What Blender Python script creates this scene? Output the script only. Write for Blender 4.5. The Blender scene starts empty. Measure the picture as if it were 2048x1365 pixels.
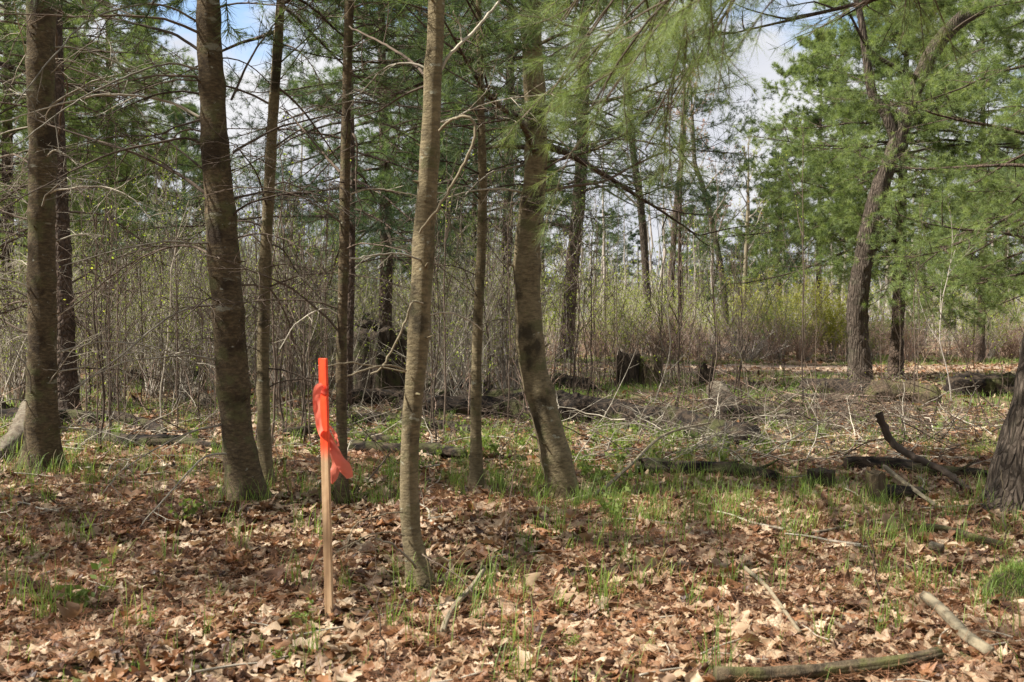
import bpy, math, random
import numpy as np
from mathutils import Vector

# ------------------------------------------------------------------ camera
CAM_H = 1.26
F = 1991.0
PITCH = math.atan((682.5 - 640.0) / F)
scene = bpy.context.scene
cam_d = bpy.data.cameras.new("camera")
cam_d.sensor_width = 36.0
cam_d.lens = 35.0
cam_d.clip_start = 0.05
cam_d.clip_end = 2000
cam_d.dof.use_dof = True
cam_d.dof.focus_distance = 7.5
cam_d.dof.aperture_fstop = 4.5
cam = bpy.data.objects.new("camera", cam_d)
scene.collection.objects.link(cam)
cam.location = (0, 0, CAM_H)
cam.rotation_euler = (math.radians(90) - PITCH, 0, 0)
scene.camera = cam

# ------------------------------------------------------------------ light
SUN_EL = math.radians(50)
SUN_DIR = Vector((-1.0, -0.14, 0)).normalized() * math.cos(SUN_EL) + Vector((0, 0, math.sin(SUN_EL)))
world = bpy.data.worlds.new("World")
scene.world = world
world.use_nodes = True
nt = world.node_tree
for n in list(nt.nodes):
    nt.nodes.remove(n)
W = nt.nodes.new
L = nt.links.new
out = W('ShaderNodeOutputWorld')
bg = W('ShaderNodeBackground')
bg.inputs['Strength'].default_value = 0.1
sky = W('ShaderNodeTexSky')
sky.sky_type = 'NISHITA'
sky.sun_disc = False
sky.sun_elevation = SUN_EL
sky.sun_rotation = math.atan2(SUN_DIR.x, SUN_DIR.y)
tc = W('ShaderNodeTexCoord')
mp = W('ShaderNodeMapping')
mp.inputs['Scale'].default_value = (1.0, 1.0, 2.2)
mp.inputs['Location'].default_value = (0.37, 0.1, 0.2)
ns = W('ShaderNodeTexNoise')
ns.inputs['Scale'].default_value = 3.2
ns.inputs['Detail'].default_value = 9
ns.inputs['Roughness'].default_value = 0.55
L(tc.outputs['Generated'], mp.inputs['Vector'])
L(mp.outputs['Vector'], ns.inputs['Vector'])


def blue_patch(d, size, amt):
    v = Vector(d).normalized()
    dp = W('ShaderNodeVectorMath')
    dp.operation = 'DOT_PRODUCT'
    dp.inputs[1].default_value = v
    nrm = W('ShaderNodeVectorMath')
    nrm.operation = 'NORMALIZE'
    L(tc.outputs['Generated'], nrm.inputs[0])
    L(nrm.outputs[0], dp.inputs[0])
    mr = W('ShaderNodeMapRange')
    mr.interpolation_type = 'SMOOTHSTEP'
    mr.inputs['From Min'].default_value = math.cos(size)
    mr.inputs['From Max'].default_value = 1.0
    mr.inputs['To Min'].default_value = 0
    mr.inputs['To Max'].default_value = amt
    L(dp.outputs['Value'], mr.inputs['Value'])
    return mr


acc = ns.outputs['Fac']
for d, s_, a_ in (((-0.25, 1, 0.28), 0.2, -0.08), ((0.25, 1, 0.40), 0.1, -0.06), ((0.15, 1, 0.145), 0.05, -0.12),
                  ((-0.05, 1, 0.12), 0.3, 0.1), ((0.25, 1, 0.22), 0.12, 0.1), ((-0.15, 1, 0.16), 0.14, 0.1), ((-.2, .8, .75), .5, -.15)):
    m_ = blue_patch(d, s_, a_)
    ad = W('ShaderNodeMath')
    ad.operation = 'ADD'
    L(acc, ad.inputs[0])
    L(m_.outputs['Result'], ad.inputs[1])
    acc = ad.outputs[0]
cr = W('ShaderNodeValToRGB')
cr.color_ramp.elements[0].position = 0.34
cr.color_ramp.elements[1].position = 0.43
cr.color_ramp.elements[0].color = (0, 0, 0, 1)
cr.color_ramp.elements[1].color = (1, 1, 1, 1)
L(acc, cr.inputs['Fac'])
ns2 = W('ShaderNodeTexNoise')
ns2.inputs['Scale'].default_value = 5.0
ns2.inputs['Detail'].default_value = 5
L(mp.outputs['Vector'], ns2.inputs['Vector'])
cc = W('ShaderNodeValToRGB')
cc.color_ramp.elements[0].position = 0.35
cc.color_ramp.elements[0].color = (3.1, 3.2, 3.55, 1)
cc.color_ramp.elements[1].position = 0.62
cc.color_ramp.elements[1].color = (3.95, 3.95, 4.05, 1)
L(ns2.outputs['Fac'], cc.inputs['Fac'])
mx = W('ShaderNodeMixRGB')
L(cr.outputs['Color'], mx.inputs['Fac'])
L(sky.outputs['Color'], mx.inputs['Color1'])
L(cc.outputs['Color'], mx.inputs['Color2'])
L(mx.outputs['Color'], bg.inputs['Color'])
L(bg.outputs['Background'], out.inputs['Surface'])

sun_d = bpy.data.lights.new("sun", 'SUN')
sun_d.energy = 5.0
sun_d.angle = math.radians(0.55)
sun_d.color = (1.0, 0.95, 0.86)
sun = bpy.data.objects.new("sun", sun_d)
scene.collection.objects.link(sun)
sun.rotation_euler = SUN_DIR.to_track_quat('Z', 'Y').to_euler()

scene.view_settings.view_transform = 'Standard'
scene.view_settings.look = 'None'
scene.view_settings.exposure = 1.25
scene.view_settings.gamma = 1.0
try:
    scene.cycles.max_bounces = 6
    scene.cycles.diffuse_bounces = 3
    scene.cycles.glossy_bounces = 2
    scene.cycles.transmission_bounces = 3
    scene.cycles.transparent_max_bounces = 4
    scene.cycles.caustics_reflective = False
    scene.cycles.caustics_refractive = False
    scene.cycles.sample_clamp_indirect = 4
    scene.cycles.use_denoising = True
    scene.cycles.denoising_prefilter = 'NONE'
except Exception as e:
    print(e)

rng = np.random.default_rng(11)
UP = np.array((0., 0., 1.))


# ------------------------------------------------------------------ picture to place
def ray(px, py):
    x = (px - 1024.0) / F
    z = (682.5 - py) / F
    c, s = math.cos(PITCH), math.sin(PITCH)
    return np.array((x, c + z * s, z * c - s))


def at(px, py, Y):
    d = ray(px, py)
    return np.array((0, 0, CAM_H)) + d * (Y / d[1])


def gz(x, y):
    x = np.asarray(x, float)
    y = np.asarray(y, float)
    z = 0.022 * np.sin(x * 1.7 + 0.6) * np.sin(y * 1.3 + 1.1) + 0.015 * np.sin(x * 3.1 + y * 2.3) + 0.01 * np.sin(5.3 * x - 4.1 * y)
    far = np.clip((y - 16) / 20, 0, 1)
    z = z + far * (0.10 * np.sin(x * 0.35 + 1) * np.sin(y * 0.3) - 0.03)
    return z


def ground_at(px, py):
    d = ray(px, py)
    return np.array((0, 0, CAM_H)) + d * (-CAM_H / d[2])


def on_ground(px, py, dz=0.0):
    p = ground_at(px, py)
    p[2] = float(gz(p[0], p[1])) + dz
    return p


# ------------------------------------------------------------------ mesh helpers
class Geo:
    def __init__(s):
        s.V = []
        s.Q = []
        s.T = []
        s.R = []
        s.n = 0

    def add(s, V, Q=None, T=None, R=None):
        V = np.asarray(V, float).reshape(-1, 3)
        if Q is not None and len(Q):
            s.Q.append(np.asarray(Q, np.int64).reshape(-1, 4) + s.n)
        if T is not None and len(T):
            s.T.append(np.asarray(T, np.int64).reshape(-1, 3) + s.n)
        s.V.append(V)
        if R is None:
            R = np.full(len(V), 0.5)
        s.R.append(np.broadcast_to(np.asarray(R, float), (len(V),)).copy())
        s.n += len(V)
        return s

    def build(s, name, mat, parent=None, org=(0, 0, 0), smooth=True):
        V = np.concatenate(s.V) - np.asarray(org, float)
        Q = np.concatenate(s.Q) if s.Q else np.zeros((0, 4), np.int64)
        T = np.concatenate(s.T) if s.T else np.zeros((0, 3), np.int64)
        me = bpy.data.meshes.new(name)
        me.vertices.add(len(V))
        me.vertices.foreach_set('co', V.astype(np.float32).ravel())
        nl = len(Q) * 4 + len(T) * 3
        me.loops.add(nl)
        me.loops.foreach_set('vertex_index', np.concatenate([Q.ravel(), T.ravel()]).astype(np.int32))
        me.polygons.add(len(Q) + len(T))
        st = np.concatenate([np.arange(len(Q)) * 4, len(Q) * 4 + np.arange(len(T)) * 3]).astype(np.int32)
        me.polygons.foreach_set('loop_start', st)
        me.update(calc_edges=True)
        me.polygons.foreach_set('use_smooth', np.full(len(Q) + len(T), smooth))
        a = me.attributes.new('rnd', 'FLOAT', 'POINT')
        a.data.foreach_set('value', np.concatenate(s.R).astype(np.float32))
        me.materials.append(mat)
        o = bpy.data.objects.new(name, me)
        scene.collection.objects.link(o)
        if parent is not None:
            o.parent = parent
        else:
            o.location = org
        return o


def nrm(v):
    return v / np.maximum(np.linalg.norm(v, axis=-1, keepdims=True), 1e-9)


def tubes(g, P, R, ns=4, rnd=None, cap=True):
    """P [n,k,3], R [n,k]"""
    P = np.asarray(P, float)
    R = np.asarray(R, float)
    n, k, _ = P.shape
    T = np.gradient(P, axis=1)
    T = nrm(T)
    ref = np.broadcast_to(np.array((0.31, 0.17, 0.93)), T.shape).copy()
    main = nrm(P[:, -1] - P[:, 0])
    vert = np.abs(main[:, 2]) > 0.8
    ref[vert] = np.array((0.95, 0.3, 0.05))
    A = nrm(np.cross(T, ref))
    B = np.cross(T, A)
    th = np.arange(ns) * 2 * np.pi / ns
    ring = A[:, :, None, :] * np.cos(th)[None, None, :, None] + B[:, :, None, :] * np.sin(th)[None, None, :, None]
    V = P[:, :, None, :] + ring * R[:, :, None, None]
    idx = np.arange(n * k * ns).reshape(n, k, ns)
    a = idx[:, :-1, :]
    b = np.roll(idx, -1, axis=2)[:, :-1, :]
    c = np.roll(idx, -1, axis=2)[:, 1:, :]
    d = idx[:, 1:, :]
    Q = np.stack([a, b, c, d], -1).reshape(-1, 4)
    if rnd is None:
        rnd = rng.random(n)
    g.add(V, Q=Q, R=np.repeat(rnd, k * ns))
    return g


def crom(pts, m):
    """Catmull-Rom resample of control rows (any columns) to m rows"""
    p = np.asarray(pts, float)
    p = np.vstack([2 * p[0] - p[1], p, 2 * p[-1] - p[-2]])
    d = np.concatenate([[0], np.cumsum(np.linalg.norm(np.diff(p[1:-1, :3], axis=0), axis=1))])
    t = np.linspace(0, d[-1], m)
    i = np.clip(np.searchsorted(d, t, side='right') - 1, 0, len(d) - 2)
    u = ((t - d[i]) / np.maximum(d[i + 1] - d[i], 1e-9))[:, None]
    a, b, c, e = p[i], p[i + 1], p[i + 2], p[i + 3]
    return 0.5 * ((2 * b) + (-a + c) * u + (2 * a - 5 * b + 4 * c - e) * u ** 2 + (-a + 3 * b - 3 * c + e) * u ** 3)


def rand_unit(r, shape):
    return nrm(r.normal(size=shape + (3,)))


def spawn(P, m, t0, t1, ang, lf, K, r, bend=0.0, wig=0.1, flat=True, lj=0.4, shrink=0.6, minl=0.0, upj=0.15):
    n, k, _ = P.shape
    Ln = np.linalg.norm(np.diff(P, axis=1), axis=2).sum(1)
    t = t0 + (t1 - t0) * (np.arange(m)[None, :] + r.random((n, m))) / m
    f = t * (k - 1)
    i = np.clip(f.astype(int), 0, k - 2)
    u = (f - i)[..., None]
    rows = np.arange(n)[:, None]
    a = P[rows, i]
    b = P[rows, i + 1]
    pos = a * (1 - u) + b * u
    tan = nrm(b - a)
    s = nrm(np.cross(tan, UP + 0 * tan))
    if flat:
        sg = np.where((np.arange(m)[None, :] + r.integers(0, 2, (n, 1))) % 2 == 0, 1.0, -1.0)[..., None]
        side = s * sg + UP * r.normal(0, upj, (n, m, 1))
    else:
        w = np.cross(tan, s)
        ph = r.random((n, m, 1)) * 2 * np.pi
        side = s * np.cos(ph) + w * np.sin(ph)
    an = ang * (1 + r.normal(0, 0.2, (n, m, 1)))
    d = nrm(tan * np.cos(an) + side * np.sin(an))
    ln = Ln[:, None] * lf * (1 - shrink * t) * (1 + r.uniform(-lj, lj, (n, m)))
    ln = np.maximum(ln, minl)
    N = n * m
    d = d.reshape(N, 3)
    pos = pos.reshape(N, 3)
    ln = ln.reshape(N)
    step = (ln / (K - 1))[:, None]
    Q = np.zeros((N, K, 3))
    Q[:, 0] = pos
    for j in range(1, K):
        d = nrm(d + UP * bend / K + r.normal(0, wig, (N, 3)))
        Q[:, j] = Q[:, j - 1] + d * step
    return Q, t.reshape(N), np.repeat(np.arange(n), m)


def taper(n, K, r0, r1):
    r0 = np.broadcast_to(np.asarray(r0, float), (n,))
    return r0[:, None] * (1 - np.linspace(0, 1, K))[None, :] + r1 * np.linspace(0, 1, K)[None, :]


def tufts(g, P, per, t0, nn, nlen, w, r, spread=0.75, rb=None):
    n, k, _ = P.shape
    t = t0 + (1 - t0) * (np.arange(per)[None, :] + r.random((n, per))) / per
    t[:, -1] = 1.0
    f = t * (k - 1)
    i = np.clip(f.astype(int), 0, k - 2)
    u = (f - i)[..., None]
    rows = np.arange(n)[:, None]
    a = P[rows, i]
    b = P[rows, i + 1]
    pos = (a * (1 - u) + b * u).reshape(-1, 3)
    tan = nrm(b - a).reshape(-1, 3)
    N = len(pos)
    d = nrm(tan[:, None, :] * 0.75 + rand_unit(r, (N, nn)) * spread + np.array((0, 0, -0.08)))
    ln = nlen * (0.7 + 0.5 * r.random((N, nn, 1)))
    base = pos[:, None, :] + d * 0.0
    jit = tan[:, None, :] * (r.random((N, nn, 1)) - 0.5) * nlen * 0.35
    base = base + jit
    pr = nrm(np.cross(d, rand_unit(r, (N, nn)))) * w * 0.5
    tip = base + d * ln
    V = np.stack([base - pr, base + pr, tip], 2).reshape(-1, 3)
    T = np.arange(len(V)).reshape(-1, 3)
    rr = r.random(N) if rb is None else np.clip(rb[0] + rb[1] * r.normal(size=N), 0, 1)
    g.add(V, T=T, R=np.repeat(rr, nn * 3))


def leaves(g, pos, size, r, rr=None, up=0.3):
    """small folded two-quad leaves at positions"""
    N = len(pos)
    d = nrm(rand_unit(r, (N,)) + np.array((0, 0, up)))
    s = nrm(np.cross(d, rand_unit(r, (N,))))
    nn_ = np.cross(d, s)
    sz = (size * (0.6 + 0.8 * r.random((N, 1))))
    a = pos
    b = pos + d * sz * 0.45 + s * sz * 0.3 + nn_ * sz * 0.08
    c = pos + d * sz
    e = pos + d * sz * 0.45 - s * sz * 0.3 + nn_ * sz * 0.08
    V = np.stack([a, b, c, e], 1).reshape(-1, 3)
    idx = np.arange(N * 4).reshape(N, 4)
    T = np.concatenate([idx[:, [0, 1, 2]], idx[:, [0, 2, 3]]])
    if rr is None:
        rr = r.random(N)
    g.add(V, T=T, R=np.repeat(rr, 4))


def trunk(g, ctrl, r, ns=28, step=0.05, flare=0.6, fh=0.25, rough=0.035, ridges=0, ridge_a=0.0, knots=()):
    """ctrl rows x,y,z,radius from base upward"""
    c = np.asarray(ctrl, float)
    Lt = np.linalg.norm(np.diff(c[:, :3], axis=0), axis=1).sum()
    m = int(min(260, max(20, Lt / step)))
    C = crom(c, m)
    P = C[:, :3]
    R = np.maximum(C[:, 3], 0.003)
    th = np.arange(ns) * 2 * np.pi / ns
    z = P[:, 2] - P[0, 2]
    mod = np.ones((m, ns))
    for _ in range(9):
        mod += rough * 0.5 * np.sin(r.integers(1, 5) * th[None, :] + r.uniform(0.5, 9) * z[:, None] + r.random() * 6.3)
    for _ in range(5):
        mod += rough * 0.25 * np.sin(r.integers(4, 11) * th[None, :] + r.uniform(6, 30) * z[:, None] + r.random() * 6.3)
    ph = r.random() * 6.3
    mod += (np.exp(-np.maximum(z - 0.1, 0) / fh) + 0.9 * np.exp(-np.maximum(z - 0.12, 0) / 0.05))[:, None] * flare * (0.45 + 0.3 * np.sin(4 * th + ph) + 0.22 * np.sin(7 * th + 2 * ph))[None, :]
    if ridges:
        wob = np.sin(z[:, None] * 3.1 + th[None, :] * 2) * 0.5 + np.sin(z[:, None] * 7.3 + th[None, :] * 3 + 1) * 0.35
        mod += ridge_a * (np.abs(np.sin(ridges * 0.5 * th[None, :] + wob)) - 0.5)
        mod += ridge_a * 0.4 * np.sin(23 * z[:, None] + 5 * th[None, :] + 3 * np.sin(3 * th[None, :]))
    for kz in knots:
        mod += 0.09 * np.exp(-((z - kz) / 0.05) ** 2)[:, None]
    T = nrm(np.gradient(P, axis=0))
    A = nrm(np.cross(T, np.array((0.95, 0.3, 0.05)) + 0 * T))
    B = np.cross(T, A)
    V = P[:, None, :] + (A[:, None, :] * np.cos(th)[None, :, None] + B[:, None, :] * np.sin(th)[None, :, None]) * (R[:, None] * mod)[..., None]
    idx = np.arange(m * ns).reshape(m, ns)
    nx = np.roll(idx, -1, axis=1)
    Q = np.stack([idx[:-1], nx[:-1], nx[1:], idx[1:]], -1).reshape(-1, 4)
    g.add(V, Q=Q, R=0.5)
    return P, R


def tag(o, label=None, cat=None, group=None, kind=None):
    if label:
        o['label'] = label
    if cat:
        o['category'] = cat
    if group:
        o['group'] = group
    if kind:
        o['kind'] = kind
    return o


def empty(name, loc, label=None, cat=None, group=None):
    o = bpy.data.objects.new(name, None)
    o.empty_display_size = 0.1
    scene.collection.objects.link(o)
    o.location = loc
    return tag(o, label, cat, group)


def copy_thing(root, loc, rz, sc, label=None, group=None):
    c = root.copy()
    scene.collection.objects.link(c)
    c.location = loc
    c.rotation_euler = (0, 0, rz)
    c.scale = (sc, sc, sc) if not isinstance(sc, tuple) else sc
    if label:
        c['label'] = label
    if group:
        c['group'] = group
    for ch in root.children:
        k = ch.copy()
        scene.collection.objects.link(k)
        k.parent = c
    return c


# ------------------------------------------------------------------ materials
def new_mat(name):
    m = bpy.data.materials.new(name)
    m.use_nodes = True
    t = m.node_tree
    for n in list(t.nodes):
        t.nodes.remove(n)
    o = t.nodes.new('ShaderNodeOutputMaterial')
    return m, t, o


def ramp(t, cols):
    c = t.nodes.new('ShaderNodeValToRGB')
    e = c.color_ramp.elements
    e[0].position, e[0].color = cols[0][0], (*cols[0][1], 1)
    e[1].position, e[1].color = cols[-1][0], (*cols[-1][1], 1)
    for p, col in cols[1:-1]:
        k = e.new(p)
        k.color = (*col, 1)
    return c


def foliage_mat(name, cols, trans=0.4, rough=0.55, tcol=(1.25, 1.3, 0.7), back=None):
    m, t, o = new_mat(name)
    N, K = t.nodes.new, t.links.new
    a = N('ShaderNodeAttribute')
    a.attribute_name = 'rnd'
    c = ramp(t, cols)
    K(a.outputs['Fac'], c.inputs['Fac'])
    p = N('ShaderNodeBsdfPrincipled')
    p.inputs['Roughness'].default_value = rough
    p.inputs['Specular IOR Level'].default_value = 0.3
    K(c.outputs['Color'], p.inputs['Base Color'])
    tr = N('ShaderNodeBsdfTranslucent')
    mm = N('ShaderNodeMixRGB')
    mm.blend_type = 'MULTIPLY'
    mm.inputs['Fac'].default_value = 1
    mm.inputs['Color2'].default_value = (*tcol, 1)
    K(c.outputs['Color'], mm.inputs['Color1'])
    K(mm.outputs['Color'], tr.inputs['Color'])
    mx = N('ShaderNodeMixShader')
    mx.inputs['Fac'].default_value = trans
    K(p.outputs[0], mx.inputs[1])
    K(tr.outputs[0], mx.inputs[2])
    K(mx.outputs[0], o.inputs['Surface'])
    return m


def noise_col_mat(name, layers, base, rough=0.9, bump=0.3, bscale=(30, 30, 8), bdist=0.01, rnd_mul=None, coords='Object', voro=None):
    """layers: (scale_vec, noise_scale, pos_lo, pos_hi, colour, amount)"""
    m, t, o = new_mat(name)
    N, K = t.nodes.new, t.links.new
    tcn = N('ShaderNodeTexCoord')
    col = None
    p = N('ShaderNodeBsdfPrincipled')
    p.inputs['Roughness'].default_value = rough
    p.inputs['Specular IOR Level'].default_value = 0.2
    prev = N('ShaderNodeRGB')
    prev.outputs[0].default_value = (*base, 1)
    prev = prev.outputs[0]
    for sv, sc, lo, hi, colr, amt in layers:
        mpn = N('ShaderNodeMapping')
        mpn.inputs['Scale'].default_value = sv
        K(tcn.outputs[coords], mpn.inputs['Vector'])
        nn = N('ShaderNodeTexNoise')
        nn.inputs['Scale'].default_value = sc
        nn.inputs['Detail'].default_value = 6
        nn.inputs['Roughness'].default_value = 0.6
        K(mpn.outputs[0], nn.inputs['Vector'])
        r_ = N('ShaderNodeMapRange')
        r_.inputs['From Min'].default_value = lo
        r_.inputs['From Max'].default_value = hi
        r_.inputs['To Max'].default_value = amt
        K(nn.outputs['Fac'], r_.inputs['Value'])
        x = N('ShaderNodeMixRGB')
        K(r_.outputs[0], x.inputs['Fac'])
        K(prev, x.inputs['Color1'])
        x.inputs['Color2'].default_value = (*colr, 1)
        prev = x.outputs[0]
    if rnd_mul:
        a = N('ShaderNodeAttribute')
        a.attribute_name = 'rnd'
        c = ramp(t, [(0, (rnd_mul[0],) * 3), (1, (rnd_mul[1],) * 3)])
        K(a.outputs['Fac'], c.inputs['Fac'])
        x = N('ShaderNodeMixRGB')
        x.blend_type = 'MULTIPLY'
        x.inputs['Fac'].default_value = 1
        K(prev, x.inputs['Color1'])
        K(c.outputs[0], x.inputs['Color2'])
        prev = x.outputs[0]
    hgt = None
    mpn = N('ShaderNodeMapping')
    mpn.inputs['Scale'].default_value = bscale
    K(tcn.outputs[coords], mpn.inputs['Vector'])
    if voro:
        wn = N('ShaderNodeTexNoise')
        wn.inputs['Scale'].default_value = 1.0
        K(mpn.outputs[0], wn.inputs['Vector'])
        av = N('ShaderNodeMixRGB')
        av.inputs['Fac'].default_value = 0.3
        K(mpn.outputs[0], av.inputs['Color1'])
        K(wn.outputs['Color'], av.inputs['Color2'])
        vn = N('ShaderNodeTexVoronoi')
        vn.feature = 'DISTANCE_TO_EDGE'
        vn.inputs['Scale'].default_value = 1.0
        K(av.outputs[0], vn.inputs['Vector'])
        r_ = N('ShaderNodeMapRange')
        r_.inputs['From Min'].default_value = 0.0
        r_.inputs['From Max'].default_value = 0.28
        K(vn.outputs['Distance'], r_.inputs['Value'])
        hgt = r_.outputs[0]
        x = N('ShaderNodeMixRGB')
        x.blend_type = 'MIX'
        inv = N('ShaderNodeMapRange')
        inv.inputs['From Min'].default_value = 0.0
        inv.inputs['From Max'].default_value = 0.5
        inv.inputs['To Min'].default_value = voro
        inv.inputs['To Max'].default_value = 0
        K(hgt, inv.inputs['Value'])
        K(inv.outputs[0], x.inputs['Fac'])
        K(prev, x.inputs['Color1'])
        x.inputs['Color2'].default_value = (base[0] * 0.25, base[1] * 0.25, base[2] * 0.25, 1)
        prev = x.outputs[0]
    nn = N('ShaderNodeTexNoise')
    nn.inputs['Scale'].default_value = 1.0
    nn.inputs['Detail'].default_value = 8
    nn.inputs['Roughness'].default_value = 0.65
    K(mpn.outputs[0], nn.inputs['Vector'])
    if hgt is None:
        hgt = nn.outputs['Fac']
    else:
        ad = N('ShaderNodeMath')
        ad.operation = 'ADD'
        K(hgt, ad.inputs[0])
        K(nn.outputs['Fac'], ad.inputs[1])
        hgt = ad.outputs[0]
    b = N('ShaderNodeBump')
    b.inputs['Strength'].default_value = bump
    b.inputs['Distance'].default_value = bdist
    K(hgt, b.inputs['Height'])
    K(b.outputs[0], p.inputs['Normal'])
    K(prev, p.inputs['Base Color'])
    K(p.outputs[0], o.inputs['Surface'])
    return m


M = {}
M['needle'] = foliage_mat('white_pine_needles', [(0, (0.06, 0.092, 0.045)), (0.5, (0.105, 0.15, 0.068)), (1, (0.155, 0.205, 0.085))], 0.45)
M['needle_bright'] = foliage_mat('sun_tinted_pine_needles', [(0, (0.10, 0.145, 0.06)), (0.5, (0.19, 0.245, 0.095)), (1, (0.28, 0.34, 0.12))], 0.4)  # lightened copy of the needles: sunlight put into their colour
M['needle_dark'] = foliage_mat('silhouette_pine_needles', [(0, (0.022, 0.045, 0.02)), (1, (0.05, 0.085, 0.035))], 0.25)  # darkened copy of the needles: silhouette against the sky put into the colour
M['leaf_new'] = foliage_mat('new_spring_leaves', [(0, (0.22, 0.29, 0.05)), (0.6, (0.33, 0.40, 0.07)), (1, (0.46, 0.46, 0.10))], 0.5)
M['leaf_green'] = foliage_mat('low_plant_leaves', [(0, (0.11, 0.16, 0.04)), (1, (0.24, 0.30, 0.09))], 0.5)
M['leaf_red'] = foliage_mat('red_spring_buds', [(0, (0.22, 0.07, 0.035)), (0.5, (0.36, 0.17, 0.08)), (1, (0.42, 0.26, 0.10))], 0.4, tcol=(1.2, 1.0, 0.8))
M['leaf_gold'] = foliage_mat('golden_catkin_leaves', [(0, (0.38, 0.38, 0.09)), (1, (0.56, 0.54, 0.15))], 0.5)
M['grass'] = foliage_mat('grass_blades', [(0, (0.12, 0.19, 0.045)), (0.7, (0.22, 0.32, 0.08)), (0.86, (0.32, 0.40, 0.12)), (0.88, (0.38, 0.31, 0.17)), (1, (0.35, 0.3, 0.14))], 0.45)
M['litter'] = foliage_mat('dead_oak_leaves', [(0, (0.04, 0.021, 0.014)), (0.28, (0.11, 0.055, 0.03)), (0.40, (0.27, 0.13, 0.06)), (0.52, (0.25, 0.16, 0.10)), (0.78, (0.38, 0.27, 0.17)), (1, (0.54, 0.43, 0.30))], 0.2, rough=0.5, tcol=(1.2, 0.95, 0.7))
M['pine_straw'] = foliage_mat('fallen_pine_needles', [(0, (0.16, 0.07, 0.035)), (1, (0.34, 0.17, 0.09))], 0.1, tcol=(1, 1, 1))
M['bark_pine'] = noise_col_mat('young_pine_bark', [((1, 1, 3), 26, 0.42, 0.6, (0.17, 0.125, 0.07), 0.75),
                                                  ((1, 1, 3), 16, 0.5, 0.64, (0.05, 0.034, 0.022), 0.6),
                                                  ((1, 1, 1.3), 6, 0.52, 0.62, (0.115, 0.115, 0.05), 0.7),
                                                  ((1, 1, 1), 3.2, 0.53, 0.62, (0.035, 0.024, 0.016), 0.85),
                                                  ((1.2, 1.2, 2), 14, 0.66, 0.70, (0.33, 0.33, 0.27), 0.8),
                                                  ((1.2, 1.2, 4.5), 2.6, 0.64, 0.68, (0.27, 0.26, 0.20), 0.7)],
                               (0.082, 0.062, 0.038), bump=1.0, bscale=(55, 55, 75), bdist=0.010)
M['bark_grey'] = noise_col_mat('olive_grey_bark', [((1, 1, 3.5), 24, 0.42, 0.6, (0.25, 0.20, 0.115), 0.7),
                                                  ((1, 1, 3.5), 16, 0.5, 0.62, (0.085, 0.066, 0.04), 0.6),
                                                  ((1, 1, 1.2), 5, 0.54, 0.64, (0.10, 0.10, 0.045), 0.75),
                                                  ((1, 1, 0.8), 3.5, 0.54, 0.62, (0.04, 0.032, 0.02), 0.9),
                                                  ((1, 1, 1.5), 13, 0.64, 0.69, (0.36, 0.36, 0.28), 0.7)],
                               (0.15, 0.12, 0.07), bump=0.9, bscale=(60, 60, 95), bdist=0.009)
M['bark_furrow'] = noise_col_mat('furrowed_bark', [((1, 1, 0.5), 8, 0.4, 0.6, (0.14, 0.11, 0.085), 0.8),
                                                  ((1, 1, 1), 3, 0.55, 0.65, (0.075, 0.075, 0.045), 0.6)],
                                 (0.085, 0.064, 0.048), bump=1.0, bscale=(36, 36, 5), bdist=0.03, voro=0.55)  # colour darkened to give the broad edge trunk its shade
M['bark_dark'] = noise_col_mat('dark_pine_bark', [((1, 1, 2), 6, 0.4, 0.6, (0.13, 0.09, 0.065), 0.8)],
                               (0.075, 0.055, 0.042), bump=0.8, bscale=(30, 30, 16), bdist=0.02, voro=0.6)
M['twig'] = noise_col_mat('dry_twig_bark', [((1, 1, 1), 12, 0.4, 0.6, (0.22, 0.19, 0.145), 0.7)], (0.38, 0.34, 0.27), bump=0.2, bscale=(60, 60, 60), bdist=0.003, rnd_mul=(0.55, 1.5))
M['twig_dark'] = noise_col_mat('dark_twig_bark', [((1, 1, 1), 12, 0.4, 0.6, (0.07, 0.052, 0.038), 0.7)], (0.12, 0.09, 0.068), bump=0.2, bscale=(60, 60, 60), bdist=0.003, rnd_mul=(0.6, 1.4))
M['twig_grey'] = noise_col_mat('grey_brush_bark', [((1, 1, 1), 5, 0.4, 0.6, (0.24, 0.19, 0.15), 0.7)], (0.42, 0.38, 0.33), bump=0.1, bscale=(60, 60, 60), bdist=0.003, rnd_mul=(0.5, 1.3))
M['twig_red'] = noise_col_mat('reddish_bramble_bark', [((1, 1, 1), 5, 0.4, 0.6, (0.16, 0.08, 0.06), 0.7)], (0.42, 0.31, 0.235), bump=0.1, bscale=(60, 60, 60), bdist=0.003, rnd_mul=(0.5, 1.4))
M['log'] = noise_col_mat('rotting_log_wood', [((0.6, 4, 4), 5, 0.45, 0.6, (0.07, 0.05, 0.034), 0.8),
                                             ((1, 1, 1), 2.5, 0.54, 0.62, (0.07, 0.075, 0.025), 0.6)],
                         (0.012, 0.009, 0.007), bump=0.8, bscale=(6, 26, 26), bdist=0.02)
M['log_pale'] = noise_col_mat('bleached_stick_wood', [((1, 1, 1), 9, 0.42, 0.6, (0.22, 0.18, 0.12), 0.9)],
                              (0.22, 0.185, 0.125), bump=0.6, bscale=(30, 60, 60), bdist=0.008)
M['log_grey'] = noise_col_mat('grey_weathered_log', [((1, 1, 1), 9, 0.42, 0.6, (0.10, 0.075, 0.05), 0.9), ((1, 1, 1), 30, 0.5, 0.62, (0.05, 0.04, 0.03), 0.7)],
                              (0.17, 0.145, 0.105), bump=0.8, bscale=(30, 60, 60), bdist=0.012)
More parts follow.
